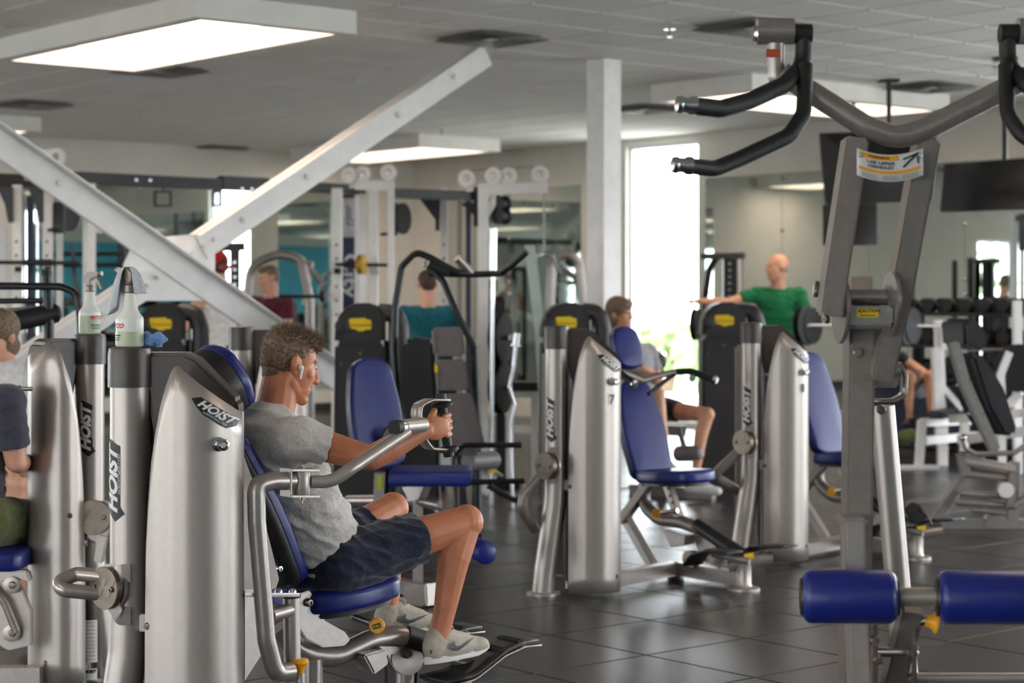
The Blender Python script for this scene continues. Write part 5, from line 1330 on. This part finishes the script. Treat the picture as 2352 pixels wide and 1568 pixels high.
# --- left cable rack
d = 15.6
lr = Thing('cable_rack', 'white post cable rack with pulleys at the far left', 'gym rack', flo(W(75,1000,d)))
post(lr, 'upright', 40, 425, 1100, d, .07, white, holes=6); post(lr, 'upright', 110, 425, 1100, d+.2, .075, white, holes=6); post(lr, 'upright', 137, 520, 1100, d+.9, .05, white); post(lr, 'upright', 8, 520, 1100, d+.9, .06, white)
post(lr, 'weight_stack', 70, 450, 1100, d+.1, .05, m_navy); post(lr, 'guide_rod', 86, 450, 1100, d+.15, .02, chrome); post(lr, 'guide_rod', 56, 450, 1100, d+.15, .02, chrome)
lr.part('top_beam', MB().bar([W(-60,412,d-.05), W(112,418,d+.15)], .09, .11), blackm, bevel=.006)
for x in (14, 84): lr.part('gusset', MB().prism([W(a,b,d-.08) for a, b in ((x-20,430),(x+16,430),(x+16,510),(x+6,512),(x-2,470))], Y*.03), blackm)
arm_ = lr.part('pulley_arm', MB().bar([W(60,400,d), W(148,404,d+.25)], .07, .10), white, bevel=.006)
pulley(lr, W(132,361,d+.05), V((-.5,-1,0)), .073); pulley(lr, W(84,354,d+.15), V((-.5,-1,0)), .062)
lr.part('pulley_fork', MB().prism([W(a,b,d+.1) for a, b in ((98,345),(128,340),(140,385),(146,402),(100,402))], Y*.03), white)
plate_on(lr, W(150,496,d+.35), V((1,-.5,0)), .125, .10); lr.part('plate_holder', MB().box(W(136,500,d+.25), (.09,.09,.26)), blackm, bevel=.01)
lr.part('plate_peg', MB().cyl(W(112,528,d+.1), W(150,526,d+.3), .014), blackm)
bb = Thing('barbell', 'barbell resting in the far left cable rack', 'barbell', W(60,606,d-.25), 'barbells')
bb.part('bar', MB().cyl(W(-40,602,d-.3), W(185,604,d-.3), .016, seg=12), blackm); bb.part('sleeve', MB().cyl(W(60,603,d-.3), W(120,603,d-.3), .028, seg=14), blackm)
lr.part('bar_catch', MB().bar([W(42,618,d-.04), W(42,618,d-.34)], .05, .04), blackm); lr.part('bar_catch', MB().bar([W(110,618,d+.16), W(110,618,d-.34)], .05, .04), blackm)
for y in (583, 608): lr.part('rear_bar', MB().cyl(W(110,y,d+.9), W(285,y,d+1.3), .02, seg=12), blackm)
lr.part('strap', MB().bar([W(166,560,d+.2), W(172,640,d+.2), W(190,705,d+.2)], .03, .01, up=YB), blackm); lr.part('rear_leg', MB().bar([W(280,560,d+1.3), flo(W(280,560,d+1.3))], .06, .06, up=YB), blackm)
# --- long black rig beam along the far racks
rg = Thing('pull_up_rig', 'long black overhead rig beam with hanging grips between the racks', 'gym rack', flo(UV(7.4,14.65)))
def RG(px, py, off=0.): 
    k_ = (px-1176)/FPX; dd = (14.65+off)/(A.y+k_*A.x); return W(px, py, dd)
rg.part('beam', MB().bar([RG(152,407), RG(515,424)], .09, .10), blackm, bevel=.006)
rg.part('beam_sleeve', MB().bar([RG(505,420), RG(612,425)], .11, .125), blackm, bevel=.006)
rg.part('beam', MB().bar([RG(606,424), RG(835,436)], .09, .09), blackm, bevel=.006)
for px, py in ((305,413),(337,414),(548,433),(570,434)): rg.part('bolt', bolt(MB(), RG(px,py)-A*.05, -A, .02, .014), chrome)
for px, w in ((374,18), (498,9)):
    rg.part('grip_frame', MB().bar([RG(px-w,440), RG(px-w,472), RG(px+w,472), RG(px+w,440), RG(px-w,440)], .03, .02, up=A), blackm)
    rg.part('grip_hook', MB().cyl(RG(px,422), RG(px,441), .012, seg=10), blackm)
for px in (205, 828): rg.part('leg', MB().bar([flo(RG(px,420)), RG(px,420)], .08, .08, up=A), white)
# --- centre racks
d = 17.4
cr = Thing('power_rack', 'white upright power rack with black top beam in the centre background', 'gym rack', flo(W(900,1000,d)))
for px, dd, w, h in ((774,d-.3,.09,7), (858,d-.2,.08,0), (1020,d+.5,.065,5)): post(cr, 'upright', px, 432, 1000, dd, w, white, holes=h)
for px, dd, w, m in ((1056,d+.3,.045,gun), (1076,d+.35,.05,m_navy), (1090,d+.35,.03,steel)): post(cr, 'rear_upright', px, 450, 1000, dd, w, m)
cr.part('top_beam', MB().bar([W(900,444,d), W(1098,450,d+.4)], .08, .09), blackm, bevel=.006); cr.part('beam_end', MB().bar([W(1094,430,d+.35), W(1094,520,d+.35)], .045, .10, up=YB), blackm)
cr.part('beam_end', MB().bar([W(900,418,d), W(900,455,d)], .04, .08, up=YB), blackm)
cr.part('gusset', MB().prism([W(a,b,d+.3) for a, b in ((965,458),(1012,458),(1010,530),(1000,530),(1000,505))], Y*.03), blackm); cr.part('gusset', MB().prism([W(a,b,d+.3) for a, b in ((1050,465),(1096,465),(1096,505),(1075,480))], Y*.03), blackm)
cr.part('plate_holder', MB().box(W(903,504,d-.1), (.08,.12,.30)), blackm, bevel=.01); plate_on(cr, W(918,502,d-.05), V((1,-.5,0)), .145, .09)
cr.part('plate_peg', MB().cyl(W(874,538,d-.1), W(906,536,d-.1), .014), blackm)
# long cable arms with pulleys
def cable_arm(t, beam, pul, dd, r=.07):
    t.part('cable_arm', MB().bar([W(*beam[0], dd), W(*beam[1], dd)], .06, .085), white, bevel=.006)
    for px, py in pul:
        pulley(t, W(px, py, dd-.03), V((-.3,-1,0)), r); t.part('pulley_fork', MB().bar([W(px+6, py, dd+.02), W(px+6, py+30, dd+.02)], .05, .02, up=YB), white)
cs = Thing('cable_station', 'white cable station with round pulleys along its top arms', 'gym rack', flo(W(1110,1000,15.6)))
cable_arm(cs, ((815,424),(905,428)), ((803,402),(834,400),(893,396)), 16.2)
cable_arm(cs, ((1098,434),(1258,432)), ((1072,410),(1134,404),(1168,404),(1240,400)), 15.6)
cs.part('cable_link', MB().tube([W(803,383,16.17), W(893,378,16.17)], .004, 6), chrome); cs.part('cable_link', MB().tube([W(1072,391,15.57), W(1240,382,15.57)], .004, 6), chrome)
post(cs, 'upright', 1110, 440, 1000, 15.6, .085, white, holes=0)
post(cs, 'upright', 898, 430, 1000, 16.2, .055, white)
cs.part('diagonal_stay', MB().bar([W(1112,498,15.6), W(1150,440,15.6)], .06, .05, up=YB), white)
ch = MB()
for k in range(16): ch.ell(W(1250, 448+9*k, 15.5), (.012,.012,.018), None, 8, 6)
cs.part('chain', ch, chrome)['kind'] = 'stuff'
cs.part('pull_bar', MB().tube([W(1222,620,15.4), W(1232,588,15.45), W(1250,582,15.5), W(1270,588,15.5), W(1284,622,15.55)], .014, 10, rad=.05), chrome)
dumb = [plate_on(cs, W(1152, y, 15.6), V((-1,-1,0)), .07, .10) for y in (468, 496)]
cs.part('plate_link', MB().bar([W(1152,455,15.62), W(1152,512,15.62)], .04, .04, up=YB), blackm)
cs.part('plate_arm', MB().bar([W(1112,484,15.64), W(1152,484,15.64)], .05, .05), blackm)
cs.part('base', MB().bar([flo(W(890,1000,16.2),.04), flo(W(1115,1000,15.6),.04)], .1, .08), white)
# barbell with yellow plate in the rack
b2 = Thing('barbell', 'barbell with a small yellow bumper plate in the centre rack', 'barbell', W(800,608,d-.5), 'barbells')
b2.part('bar', MB().cyl(W(770,607,d-.55), W(905,609,d-.35), .016, seg=12), blackm); b2.part('sleeve', MB().cyl(W(790,607,d-.55), W(826,607,d-.5), .03, seg=14), blackm)
plate_on(b2, W(832,607,d-.48), V((1,-.35,0)), .09, .06, mat('yellow_bumper', (190,150,50), .5, 0, .05))
cr.part('bar_catch', MB().bar([W(774,622,d-.3), W(774,622,d-.6)], .05, .05), blackm); cr.part('bar_catch', MB().bar([W(898,624,d+.1), W(898,624,d-.4)], .05, .05), blackm)
b3 = Thing('barbell', 'empty barbell across the rack behind the man in maroon', 'barbell', W(690,682,d-.6), 'barbells')
b3.part('bar', MB().cyl(W(640,680,d-.75), W(752,681,d-.6), .016, seg=12), blackm); plate_on(b3, W(745,680,d-.62), V((1,-.4,0)), .055, .05)
# banner with upright lettering
bn = Thing('banner', 'upright navy and pale grey banner with the word City', 'banner', flo(W(806,1000,19.2)))
def bf(px, py, o=0.): return W(px, py, 19.2-o)
bn.part('cloth', MB().grid([[bf(x, y) for x in (786, 826)] for y in (545, 640, 740)]), m_banner, solid=.01)
bn.part('header', MB().grid([[bf(x, y) for x in (786, 826)] for y in (452, 500, 545)]), m_bgrey, solid=.01)
bn.part('stand_post', MB().bar([flo(bf(832,700)), bf(832,448)], .04, .04, up=YB), mat('brown_post', (96,72,66), .6, 0, .05))
bn.part('crossbar', MB().bar([bf(782,450), bf(834,450)], .04, .03), blackm)
for a, b_ in (((797,470),(797,515)), ((797,515),(818,515)), ((818,515),(818,470)), ((804,476),(804,506)), ((804,506),(818,506))): bn.part('emblem_stroke', MB().bar([bf(*a, .01), bf(*b_, .01)], .012, .004, up=YB), m_banner)
vs, fs = text_pts('City', .26, 0, bold=.004)
decal(bn, 'letters', vs, fs, lambda x, y: bf(804,632,.012)+V((y*.75,0,-x)), m_bgrey)
bn.part('base', MB().box(flo(bf(806,700),.02), (.5,.3,.04)), blackm)
# grey arched machines
def arch(label, pts, d, extra=()):
    t = Thing('arch_machine', label, 'gym machine', flo(W(pts[0][0],1000,d)), 'grey arched machines')
    t.part('arch_tube', MB().tube([flo(W(pts[0][0],1000,d))]+[W(x,y,d) for x, y in pts]+[flo(W(pts[-1][0],1000,d))], .045, 14, rad=.25), steel)
    for e in extra: t.part('brace_tube', MB().tube([W(x,y,d+.1) for x, y in e], .03, 12), steel)
    t.part('base_rail', MB().bar([flo(W(pts[0][0]-6,1000,d),.04), flo(W(pts[-1][0]+6,1000,d),.04)], .09, .08), steel)
    return t
arch('grey arched tube machine left of the man in maroon', [(566,700),(575,608),(640,583),(690,592),(712,690)], 19.2, [[(690,592),(740,650)],[(715,600),(700,700)]])
arch('grey arched tube machine right of the cable station', [(1262,700),(1268,600),(1300,580),(1330,600),(1340,700)], 18.4, [[(1268,600),(1340,650)]])
# slim pale upright of a lat station
ls = Thing('lat_upright', 'pale mint slanted steel upright left of tower number 7', 'gym rack', flo(W(1240,1000,14.8)))
ls.part('upright', MB().bar([flo(W(1262,1000,14.8),.03), W(1240,760,14.8), W(1216,560,14.8)], .085, .07, up=YB), mat('pale_mint_steel', (176,190,184), .45, .1, .03), bevel=.006)
ls.part('foot', MB().box(flo(W(1262,1000,14.8),.02), (.4,.25,.04)), steel); ls.part('cap', MB().box(W(1216,560,14.8), (.09,.075,.02)), blackp)
# black rack by the red cap
br2 = Thing('squat_rack', 'black perforated rack upright beside the man in the red cap', 'gym rack', flo(W(540,1000,18.4)))
u_ = post(br2, 'upright', 540, 565, 1000, 18.4, .085, blackm)
for k in range(5): br2.part('hole', MB().lathe(W(540,602+17*k,18.34), YB, [(0,.018),(.004,.018),(.005,.01)], 12), chrome, parent=u_)
br2.part('top_beam', MB().bar([W(500,568,18.4), W(562,566,18.4)], .08, .08), blackm); post(br2, 'upright', 503, 565, 1000, 18.6, .07, blackm)
# bar stand: upright chrome bars and plates on pegs
bs_ = Thing('plate_tree', 'black plate tree with big weight plates left of tower number 7', 'plate rack', flo(W(1150,1000,15.0)))
bs_.part('stem', MB().bar([flo(W(1150,1000,15.0),.03), W(1150,690,15.0)], .07, .07, up=YB), blackm); bs_.part('base', MB().box(flo(W(1150,1000,15.0),.025), (.3,.3,.05)), blackm, bevel=.01)
for y, r in ((775,.2), (890,.2)): plate_on(bs_, W(1150,y,14.92), V((1,-.35,0)), r, .08); bs_.part('peg', MB().cyl(W(1150,y,15.0), W(1172,y,14.88), .02), chrome)
def upright_bar(label, pts, d, r=.014):
    t = Thing('barbell', label, 'barbell', flo(W(pts[-1][0],1000,d)), 'barbells')
    t.part('bar', MB().tube([W(x,y,d) for x, y in pts], r, 12, rad=.03), chrome)
    p = W(*pts[0], d); q = W(*pts[1], d); t.part('sleeve', MB().cyl(p, p.lerp(q,.35), .026, seg=14), chrome); t.part('collar', MB().cyl(p.lerp(q,.35), p.lerp(q,.39), .04, seg=16), chrome)
yb = lambda d: HZ+EYE/d*FPX-2
upright_bar('straight chrome barbell standing upright by the plate tree', [(1133,525),(1131,800),(1129,yb(13.7))], 13.7)
upright_bar('cambered chrome curl bar standing upright left of tower 7', [(1188,765),(1180,840),(1170,890),(1182,930),(1172,980),(1178,yb(13.5))], 13.5, .013)
# white bench beyond the plate tree
wb = Thing('weight_bench', 'white framed bench beyond the curl bar', 'bench', flo(W(1200,1000,15.4)), 'white benches')
for px in (1172, 1228): post(wb, 'leg', px, 905, 1000, 15.4, .06, white)
wb.part('rail', MB().bar([W(1160,905,15.4), W(1240,903,15.4)], .08, .06), white); wb.part('pad', MB().box(W(1200,886,15.45), (.3,.3,.07)), navyv, bevel=.02)
wb.part('cross_rail', MB().bar([W(1165,985,15.4), W(1240,985,15.4)], .07, .06), white)

# --- right side: dumbbell rack, benches, screens
dk = Thing('dumbbell_rack', 'black three tier dumbbell rack along the mirror wall', 'rack', flo(UV(15.05,11.2)))
for z in (.72, 1.04, 1.34): dk.part('shelf', ubox(MB(), 14.85+.0, 15.25, 9.6, 12.5, z-.03, z), blackm)
for v in (9.7, 11.05, 12.4): dk.part('frame_leg', ubox(MB(), 15.21, 15.29, v-.04, v+.04, 0, 1.40), blackm); dk.part('foot', ubox(MB(), 14.75, 15.3, v-.05, v+.05, 0, .05), blackm)
dk.part('lower_panel', ubox(MB(), 14.9, 14.94, 9.6, 12.5, .12, .66), m_navy)
db0 = Thing('dumbbell', 'x', 'dumbbell', (0,0,0), 'dumbbells on the rack')
db0.part('handle', MB().cyl((0,-.07,.07), (0,.07,.07), .016, seg=12), chrome)
for s in (-1, 1): db0.part('head', MB().lathe((0,s*.065,.07), V((0,s,0)), [(0,.03),(.004,.066),(.012,.07),(.085,.07),(.093,.066),(.095,.05)], 16), iron)
tier = ['lowest', 'middle', 'top']; first = True
for ti, z in enumerate((.72, 1.04, 1.34)):
    for k in range(13):
        p = UV(15.02, 9.8+.215*k, z+.002); lab = 'black round head dumbbell on the %s tier of the mirror wall rack' % tier[ti]
        if first: db0.e.location = p; db0.e.rotation_euler = (0,0,TH+math.pi/2); db0.e['label'] = lab; first = False
        else: db0.copy(p, TH+math.pi/2, lab)
# barbell on the far bench rack
d = 17.0
wr = Thing('weight_bench', 'white bench press with uprights and black pad at the right', 'bench', flo(W(2130,1000,d)), 'white benches')
wr.part('upright', MB().bar([W(2155,735,d), W(2163,960,d), flo(W(2163,960,d))], .075, .07, up=YB), white, bevel=.005)
wr.part('upright_lower', MB().bar([W(2150,800,d-.02), W(2160,1000,d-.02)], .09, .08, up=YB), white, bevel=.005)
wr.part('pad', MB().prism([W(x,945,d)+Y*o for x, o in ((2098,-.5),(2140,-.5),(2225,.1),(2180,.1))], Z*.07), navyv, bevel=.02)
wr.part('front_leg', MB().bar([flo(W(2110,1000,d-.35),.0), W(2118,965,d-.35)], .07, .07, up=YB), white); wr.part('front_foot', MB().box(flo(W(2110,1000,d-.35),.015), (.34,.1,.03)), white)
wr.part('rail', MB().bar([W(2118,970,d-.35), W(2230,965,d+.1)], .06, .07), white); wr.part('rail', MB().bar([W(2122,1012,d-.35), W(2240,1000,d+.1)], .06, .07), white)
wr.part('stay', MB().bar([W(2158,880,d), W(2210,940,d-.1)], .05, .05, up=YB), white); wr.part('mid_leg', MB().bar([flo(W(2165,1000,d)), W(2165,970,d)], .08, .08, up=YB), white)
wr.part('catch', MB().prism([W(a,b,d-.03) for a, b in ((2160,755),(2178,790),(2190,800),(2160,805))], Y*.06), white)
b4 = Thing('barbell', 'loaded barbell with black grip plates racked at the right bench', 'barbell', W(1960,748,d-.2), 'barbells')
b4.part('bar', MB().cyl(W(1830,748,d-.3), W(2190,748,d-.1), .015, seg=12), chrome)
for px in (1850, 2080):
    dd = d-.25; plate_on(b4, W(px,748,dd), V((.75,-.6,0)), .175, .06); plate_on(b4, W(px+14,748,dd+.05), V((.75,-.6,0)), .16, .05)
    for s in (-1, 1): b4.part('grip_opening', MB().lathe(W(px-4,748+s*26,dd-.05), V((.75,-.6,0)), [(0,.04),(.004,.038)], 14), chrome if False else steel)
w2 = Thing('weight_bench', 'white frame bench station cut by the right frame edge', 'bench', flo(W(2320,1000,16.2)), 'white benches')
w2.part('upright', MB().bar([flo(W(2338,1000,16.2)), W(2336,690,16.2)], .07, .07, up=YB), white, bevel=.005)
w2.part('curved_post', MB().bar([W(2318,808,15.9), W(2298,860,15.9), W(2300,905,15.9), flo(W(2302,905,15.9))], .06, .05, up=YB, rad=.1), white)
w2.part('rail', MB().bar([W(2185,962,16.6), W(2390,945,15.7)], .07, .07), white); w2.part('rail', MB().bar([W(2205,1010,16.6), W(2390,985,15.7)], .07, .08), white)
w2.part('rail_leg', MB().bar([flo(W(2215,1000,16.5)), W(2215,960,16.5)], .07, .07, up=YB), white)
w2.part('stay', MB().bar([W(2300,945,16), W(2345,900,15.9)], .06, .05, up=YB), white); plate_on(w2, W(2340,845,15.9), V((-.4,-1,0)), .2, .07)
w2.part('bar', MB().cyl(W(2225,803,16.3), W(2335,803,16.1), .014, seg=10), chrome)
# adjustable decline bench, nearer
d = 12.4
ab = Thing('adjustable_bench', 'silver adjustable bench machine with black pads at the right edge', 'bench', flo(W(2270,1205,d)))
bk = V((.85,.5,0)).normalized()
ab.part('head_pad', MB().prism([W(x,y,d) for x, y in ((2186,745),(2192,732),(2215,730),(2238,760),(2245,795),(2225,802),(2190,795))], V((-.5,1,0))*.22), navyv, bevel=.02, sharp=60)
ab.part('back_pad', MB().prism([W(x,y,d) for x, y in ((2198,815),(2222,808),(2248,845),(2275,890),(2306,985),(2298,998),(2272,996),(2235,930))], V((-.5,1,0))*.26), navyv, bevel=.022, sharp=60)
ab.part('spine', MB().bar([W(2188,785,d-.14), W(2215,880,d-.14), W(2285,1035,d-.14)], .075, .06, up=YB, rad=.1), steel, bevel=.01)
for x, y in ((2200,885),(2228,878),(2226,950),(2256,948)): ab.part('bolt', bolt(MB(), W(x,y,d-.16), YB, .014, .01), chrome)
ab.part('handle_bar', MB().tube([W(2212,1005,d-.2), W(2218,1030,d-.2), W(2240,1042,d-.2), W(2330,1040,d-.2), W(2352,1025,d-.2), W(2390,1000,d-.2)], .017, 12, rad=.04), steel)
for x, y in ((2213,1005),(2392,998)): ab.part('handle_end', MB().ell(W(x,y,d-.2), (.024,.024,.024), None, 12, 8), chrome)
ab.part('pivot_tube', MB().cyl(W(2212,1058,d-.1), W(2330,1080,d-.1), .038, seg=20), silver); ab.part('pivot_tube', MB().cyl(W(2205,1045,d-.05), W(2260,1048,d-.05), .026, seg=18), chrome)
ab.part('pivot_arm', MB().prism([W(x,y,d-.12) for x, y in ((2195,1042),(2212,1040),(2225,1082),(2222,1092),(2204,1088))], Y*.05), gun, bevel=.005)
for a, b_, r in (((2215,1088),(2320,1098),.026), ((2205,1132),(2310,1140),.024), ((2195,1152),(2330,1162),.024), ((2230,1170),(2310,1178),.018)): ab.part('frame_tube', MB().cyl(W(*a,d-.1), W(*b_,d-.1), r, seg=16), steel)
ab.part('frame_tube', MB().tube([W(2330,1162,d-.1), W(2356,1145,d-.1), W(2400,1100,d-.1)], .024, 14, rad=.05), steel)
ab.part('leg', MB().bar([W(2215,1095,d), W(2150,1190,d), flo(W(2146,1192,d),.0)], .05, .05, up=YB), steel, bevel=.004)
ab.part('leg', MB().bar([W(2330,1060,d), W(2325,1180,d), flo(W(2325,1180,d))], .06, .06, up=YB), steel); ab.part('wheel', MB().lathe(W(2310,1125,d-.16), YB, [(-.02,.05),(.02,.05),(.022,.02)], 20), decalw)
ab.part('foot', MB().prism([W(x,y,d) for x, y in ((2265,1182),(2300,1175),(2290,1205),(2255,1208))], Y*.1), steel, bevel=.004); ab.part('base_rail', MB().bar([flo(W(2150,1200,d),.03), flo(W(2400,1200,d),.03)], .07, .06), steel)
ab.part('side_plate', MB().prism([W(x,y,d-.14) for x, y in ((2315,1085),(2335,1080),(2330,1160),(2310,1165))], Y*.04), gun, bevel=.005)
# rocker foot of machine 8 seen right of the post
m8.part('cam_plate', MB().prism([W(x,y,10.9) for x, y in ((2075,1165),(2092,1150),(2112,1158),(2128,1190),(2106,1204),(2092,1196))], Y*.05), blackp, bevel=.006)
m8.part('cable', MB().tube([W(2110,1170,10.85), W(2130,1185,10.8), W(2140,1205,10.8)], .006, 8), blackm)
# small things on the floor and wall
bag = MB(); 
for x, y, r in ((2075,1018,.09),(2092,1014,.085),(2068,1024,.06),(2105,1024,.05)): bag.ell(W(x,y,18.0), (r,r*.8,r*.75))
bme = remesh(bag, 'gym_bag', .015, 3, W(2085,1042,18.0), noise=.01, nscale=12)
o = bpy.data.objects.new('gym_bag', bme); COL.objects.link(o); o.location = flo(W(2085,1042,18.0), .075); bme.materials.append(olive); o['label'] = 'crumpled olive cloth bag on the floor by the bench'; o['category'] = 'bag'
ball = Thing('medicine_ball', 'black medicine ball on a stand beside the bright window', 'ball', flo(W(1508,1000,16.0)))
ball.part('ball', MB().ell(W(1508,830,16.0), (.085,.085,.085), None, 24, 16), rubber); ball.part('stand', MB().bar([flo(W(1508,1000,16.0)), W(1508,862,16.0)], .05, .05, up=YB), blackm); ball.part('cup', MB().lathe(W(1508,858,16.0), Z, [(0,.05),(.03,.07),(.035,.066)], 18), blackm); ball.part('base', MB().box(flo(W(1508,1000,16.0),.015), (.3,.3,.03)), blackm)
# black rack near the window
kr = Thing('squat_rack', 'black rack with perforated upright left of the bald man', 'gym rack', flo(W(1660,1000,18.6)))
kr.part('top_beam', MB().bar([W(1612,589,18.6), W(1710,587,18.4)], .07, .06), blackm, bevel=.005); kr.part('bent_upright', MB().bar([flo(W(1612,1000,18.6)), W(1618,690,18.6), W(1628,620,18.6), W(1645,592,18.6)], .06, .06, up=YB, rad=.2), blackm)
u_ = post(kr, 'upright', 1676, 590, 1000, 18.5, .13, blackm); post(kr, 'guide', 1704, 592, 1000, 18.45, .03, steel)
for k in range(6): kr.part('hole', MB().lathe(W(1676,606+15*k,18.42), YB, [(0,.014),(.004,.014),(.005,.008)], 10), chrome, parent=u_)
kr.part('cross_bar', MB().cyl(W(1600,748,18.5), W(1720,748,18.4), .02, seg=12), blackm); plate_on(kr, W(1600,745,18.4), V((1,-.4,0)), .16, .06)
# hanging screens
def tv(label, cs_, d, dd, pole):
    """cs_: pixel corners TL TR BR BL; d,dd distances of the left and right side"""
    ds = (d, dd, dd, d); pts = [W(x,y,q) for (x, y), q in zip(cs_, ds)]; n = (pts[1]-pts[0]).cross(pts[3]-pts[0]).normalized()
    if n.y > 0: n = -n
    c = sum(pts, V())/4; t = Thing('hanging_screen', label, 'screen', V((c.x,c.y,CEIL)), 'ceiling hung screens')
    t.part('housing', MB().prism([p-n*.035 for p in pts], n*.05), blackp, bevel=.006)
    t.part('screen', MB().prism([p.lerp(c,.03)-n*.008 for p in pts], n*.006), screenm)
    q = W(pole[0], pole[1], (d+dd)/2)-n*.1; t.part('mount_pole', MB().tube([V((q.x,q.y,CEIL-.001)), q, c-n*.07], .022, 12), blackm); t.part('mount_plate', MB().box(V((q.x,q.y,CEIL-.012)), (.16,.16,.02)), blackm)
tv('large black ceiling hung screen behind the lever yoke', ((1878,305),(2150,298),(2138,462),(1893,470)), 16.6, 16.0, (2031,320))
tv('black ceiling hung screen at the upper right edge', ((2166,376),(2420,358),(2415,478),(2156,486)), 15.2, 14.4, (2290,380))
tv('added small dark screen standing for the mirror image of the large one', ((1888,470),(2010,466),(2010,562),(1888,564)), 18.2, 17.9, (1950,480))  # added shape standing for the large screen reflected in the wall mirror
single('wall_sign', MB().box(UV(15.545,12.9,1.62), (.03,.24,.16), ROT), gun, 'small dark grey notice on the right wall mirror', 'sign')
# --- bottles and cloths on the towers
def bottle(base, k, label, yaw, liquid, mark, group='spray bottles', rot=18):
    t = Thing('spray_bottle', label, 'bottle', base, group)
    P = lambda z: base+Z*(z*k)
    plast = MATS.get('bottle_plastic') or mat('bottle_plastic', (226,228,222), .35, 0, 0)
    b = t.part('body', MB().lathe(base, Z, [(0,.036*k),(.004*k,.041*k),(.08*k,.0415*k),(.088*k,.040*k),(.098*k,.031*k),(.11*k,.025*k),(.155*k,.016*k),(.165*k,.0145*k)], 32), plast, sharp=60)
    t.part('liquid_band', MB().lathe(base, Z, [(.003*k,.0413*k),(.006*k,.0418*k),(liquid*k,.0422*k),(liquid*k+.001,.040*k)], 32), MATS.get('bottle_liquid') or mat('bottle_liquid', (178,186,158), .3, 0, .04), parent=b)
    c = t.part('collar', MB().lathe(base, Z, [(.160*k,.0165*k),(.163*k,.0185*k),(.183*k,.0175*k),(.186*k,.013*k)], 24), gun)
    a = V((math.cos(yaw), math.sin(yaw), 0)); s = V((-a.y, a.x, 0))
    nozzle = [(-.022,.20),(-.012,.186),(.012,.186),(.014,.206),(.05,.222),(.05,.236),(.0,.236),(-.02,.222)]
    h = t.part('spray_head', MB().prism([P(z)+a*(x*k) for x, z in nozzle], s*.024*k), gun, bevel=.003)
    t.part('nozzle', MB().cyl(P(.229)+a*(.048*k), P(.229)+a*(.06*k), .009*k, seg=12), gun, parent=h)
    t.part('trigger', MB().bar([P(.216)+a*(.03*k), P(.196)+a*(.045*k), P(.17)+a*(.06*k)], .008*k, .012*k, rad=.02, up=s), gun, parent=h)
    def bfn(x, y, o=.0006): ph = math.radians(-90+rot)+x/(.042*k); r_ = .0424*k+o; return base+V((math.cos(ph)*r_, math.sin(ph)*r_, y*k))
    vs, fs = text_pts(mark, .019, .25, bold=.0006); decal(t, 'red_lettering', [(x+.004, y+.062) for x, y, z in vs], fs, bfn, redink, b, cut=.006)
    decal(t, 'black_lettering', *rect_pts(.05, .004, 0, .034), bfn, ink, b, cut=.006); decal(t, 'black_lettering', *rect_pts(.045, .0025, 0, .027), bfn, ink, b, cut=.006); decal(t, 'black_lettering', *rect_pts(.04, .003, 0, .021), bfn, ink, b, cut=.006)
    return t
bp1 = lt.P(-.06,0,1.3525); bottle(bp1, 1.03, 'white spray bottle with green liquid and exposed grey trigger', -.5, .07, 'BETCO', rot=50)
bp2 = tw.P(-.06,0,1.3525); bottle(bp2, .98, 'white spray bottle with a grey cloth hung over its trigger', 2.5, .045, 'BETCO', rot=-62)
m_tow = cloth('pale_microfibre', (196,200,206), .05, 90, .4, 200); m_tow2 = cloth('blue_microfibre', (110,150,205), .05, 90, .4, 200)
ax = tw.P(-.066,0,0); rows = []
for i in range(9):
    t_ = i/8; row = []
    for j in range(29):
        ph = math.radians(-50+285*j/28); lf = max(0, -math.cos(ph)); hem = .085+.065*lf; rr = .010+(.034+.010*math.sin(4*ph+1))*t_**.55+.006*t_*math.sin(7*ph)
        row.append(V((ax.x+rr*math.cos(ph)-.012*lf*t_, ax.y+rr*math.sin(ph), tw.b.z+1.592-hem*t_**1.25-.004*(1-t_))))
    rows.append(row)
tw_ = single('cleaning_cloth', MB().grid(rows), m_tow, 'pale grey cleaning cloth draped over the front spray bottle', 'cloth', O=tw.P(-.06,0,1.55)); md = tw_.modifiers.new('s','SOLIDIFY'); md.thickness = .004; md2 = tw_.modifiers.new('ss','SUBSURF'); md2.levels = 1; md2.render_levels = 1
mb = MB(); rnd = random.Random(5); cb = tw.P(.0,.045,1.368)
for k in range(14): mb.ell(cb+V((rnd.uniform(-.035,.04), rnd.uniform(-.04,.05), rnd.uniform(-.006,.012))), (.022,.02,.010), Matrix.Rotation(rnd.random()*3, 3, V((rnd.random(),rnd.random(),rnd.random())).normalized()))
me = remesh(mb, 'folded_cloth', .004, 3, cb, noise=.003, nscale=60); me.materials.append(m_tow2); o = bpy.data.objects.new('folded_cloth', me); COL.objects.link(o); o.location = cb; o['label'] = 'crumpled light blue cloth on the near tower cap'; o['category'] = 'cloth'
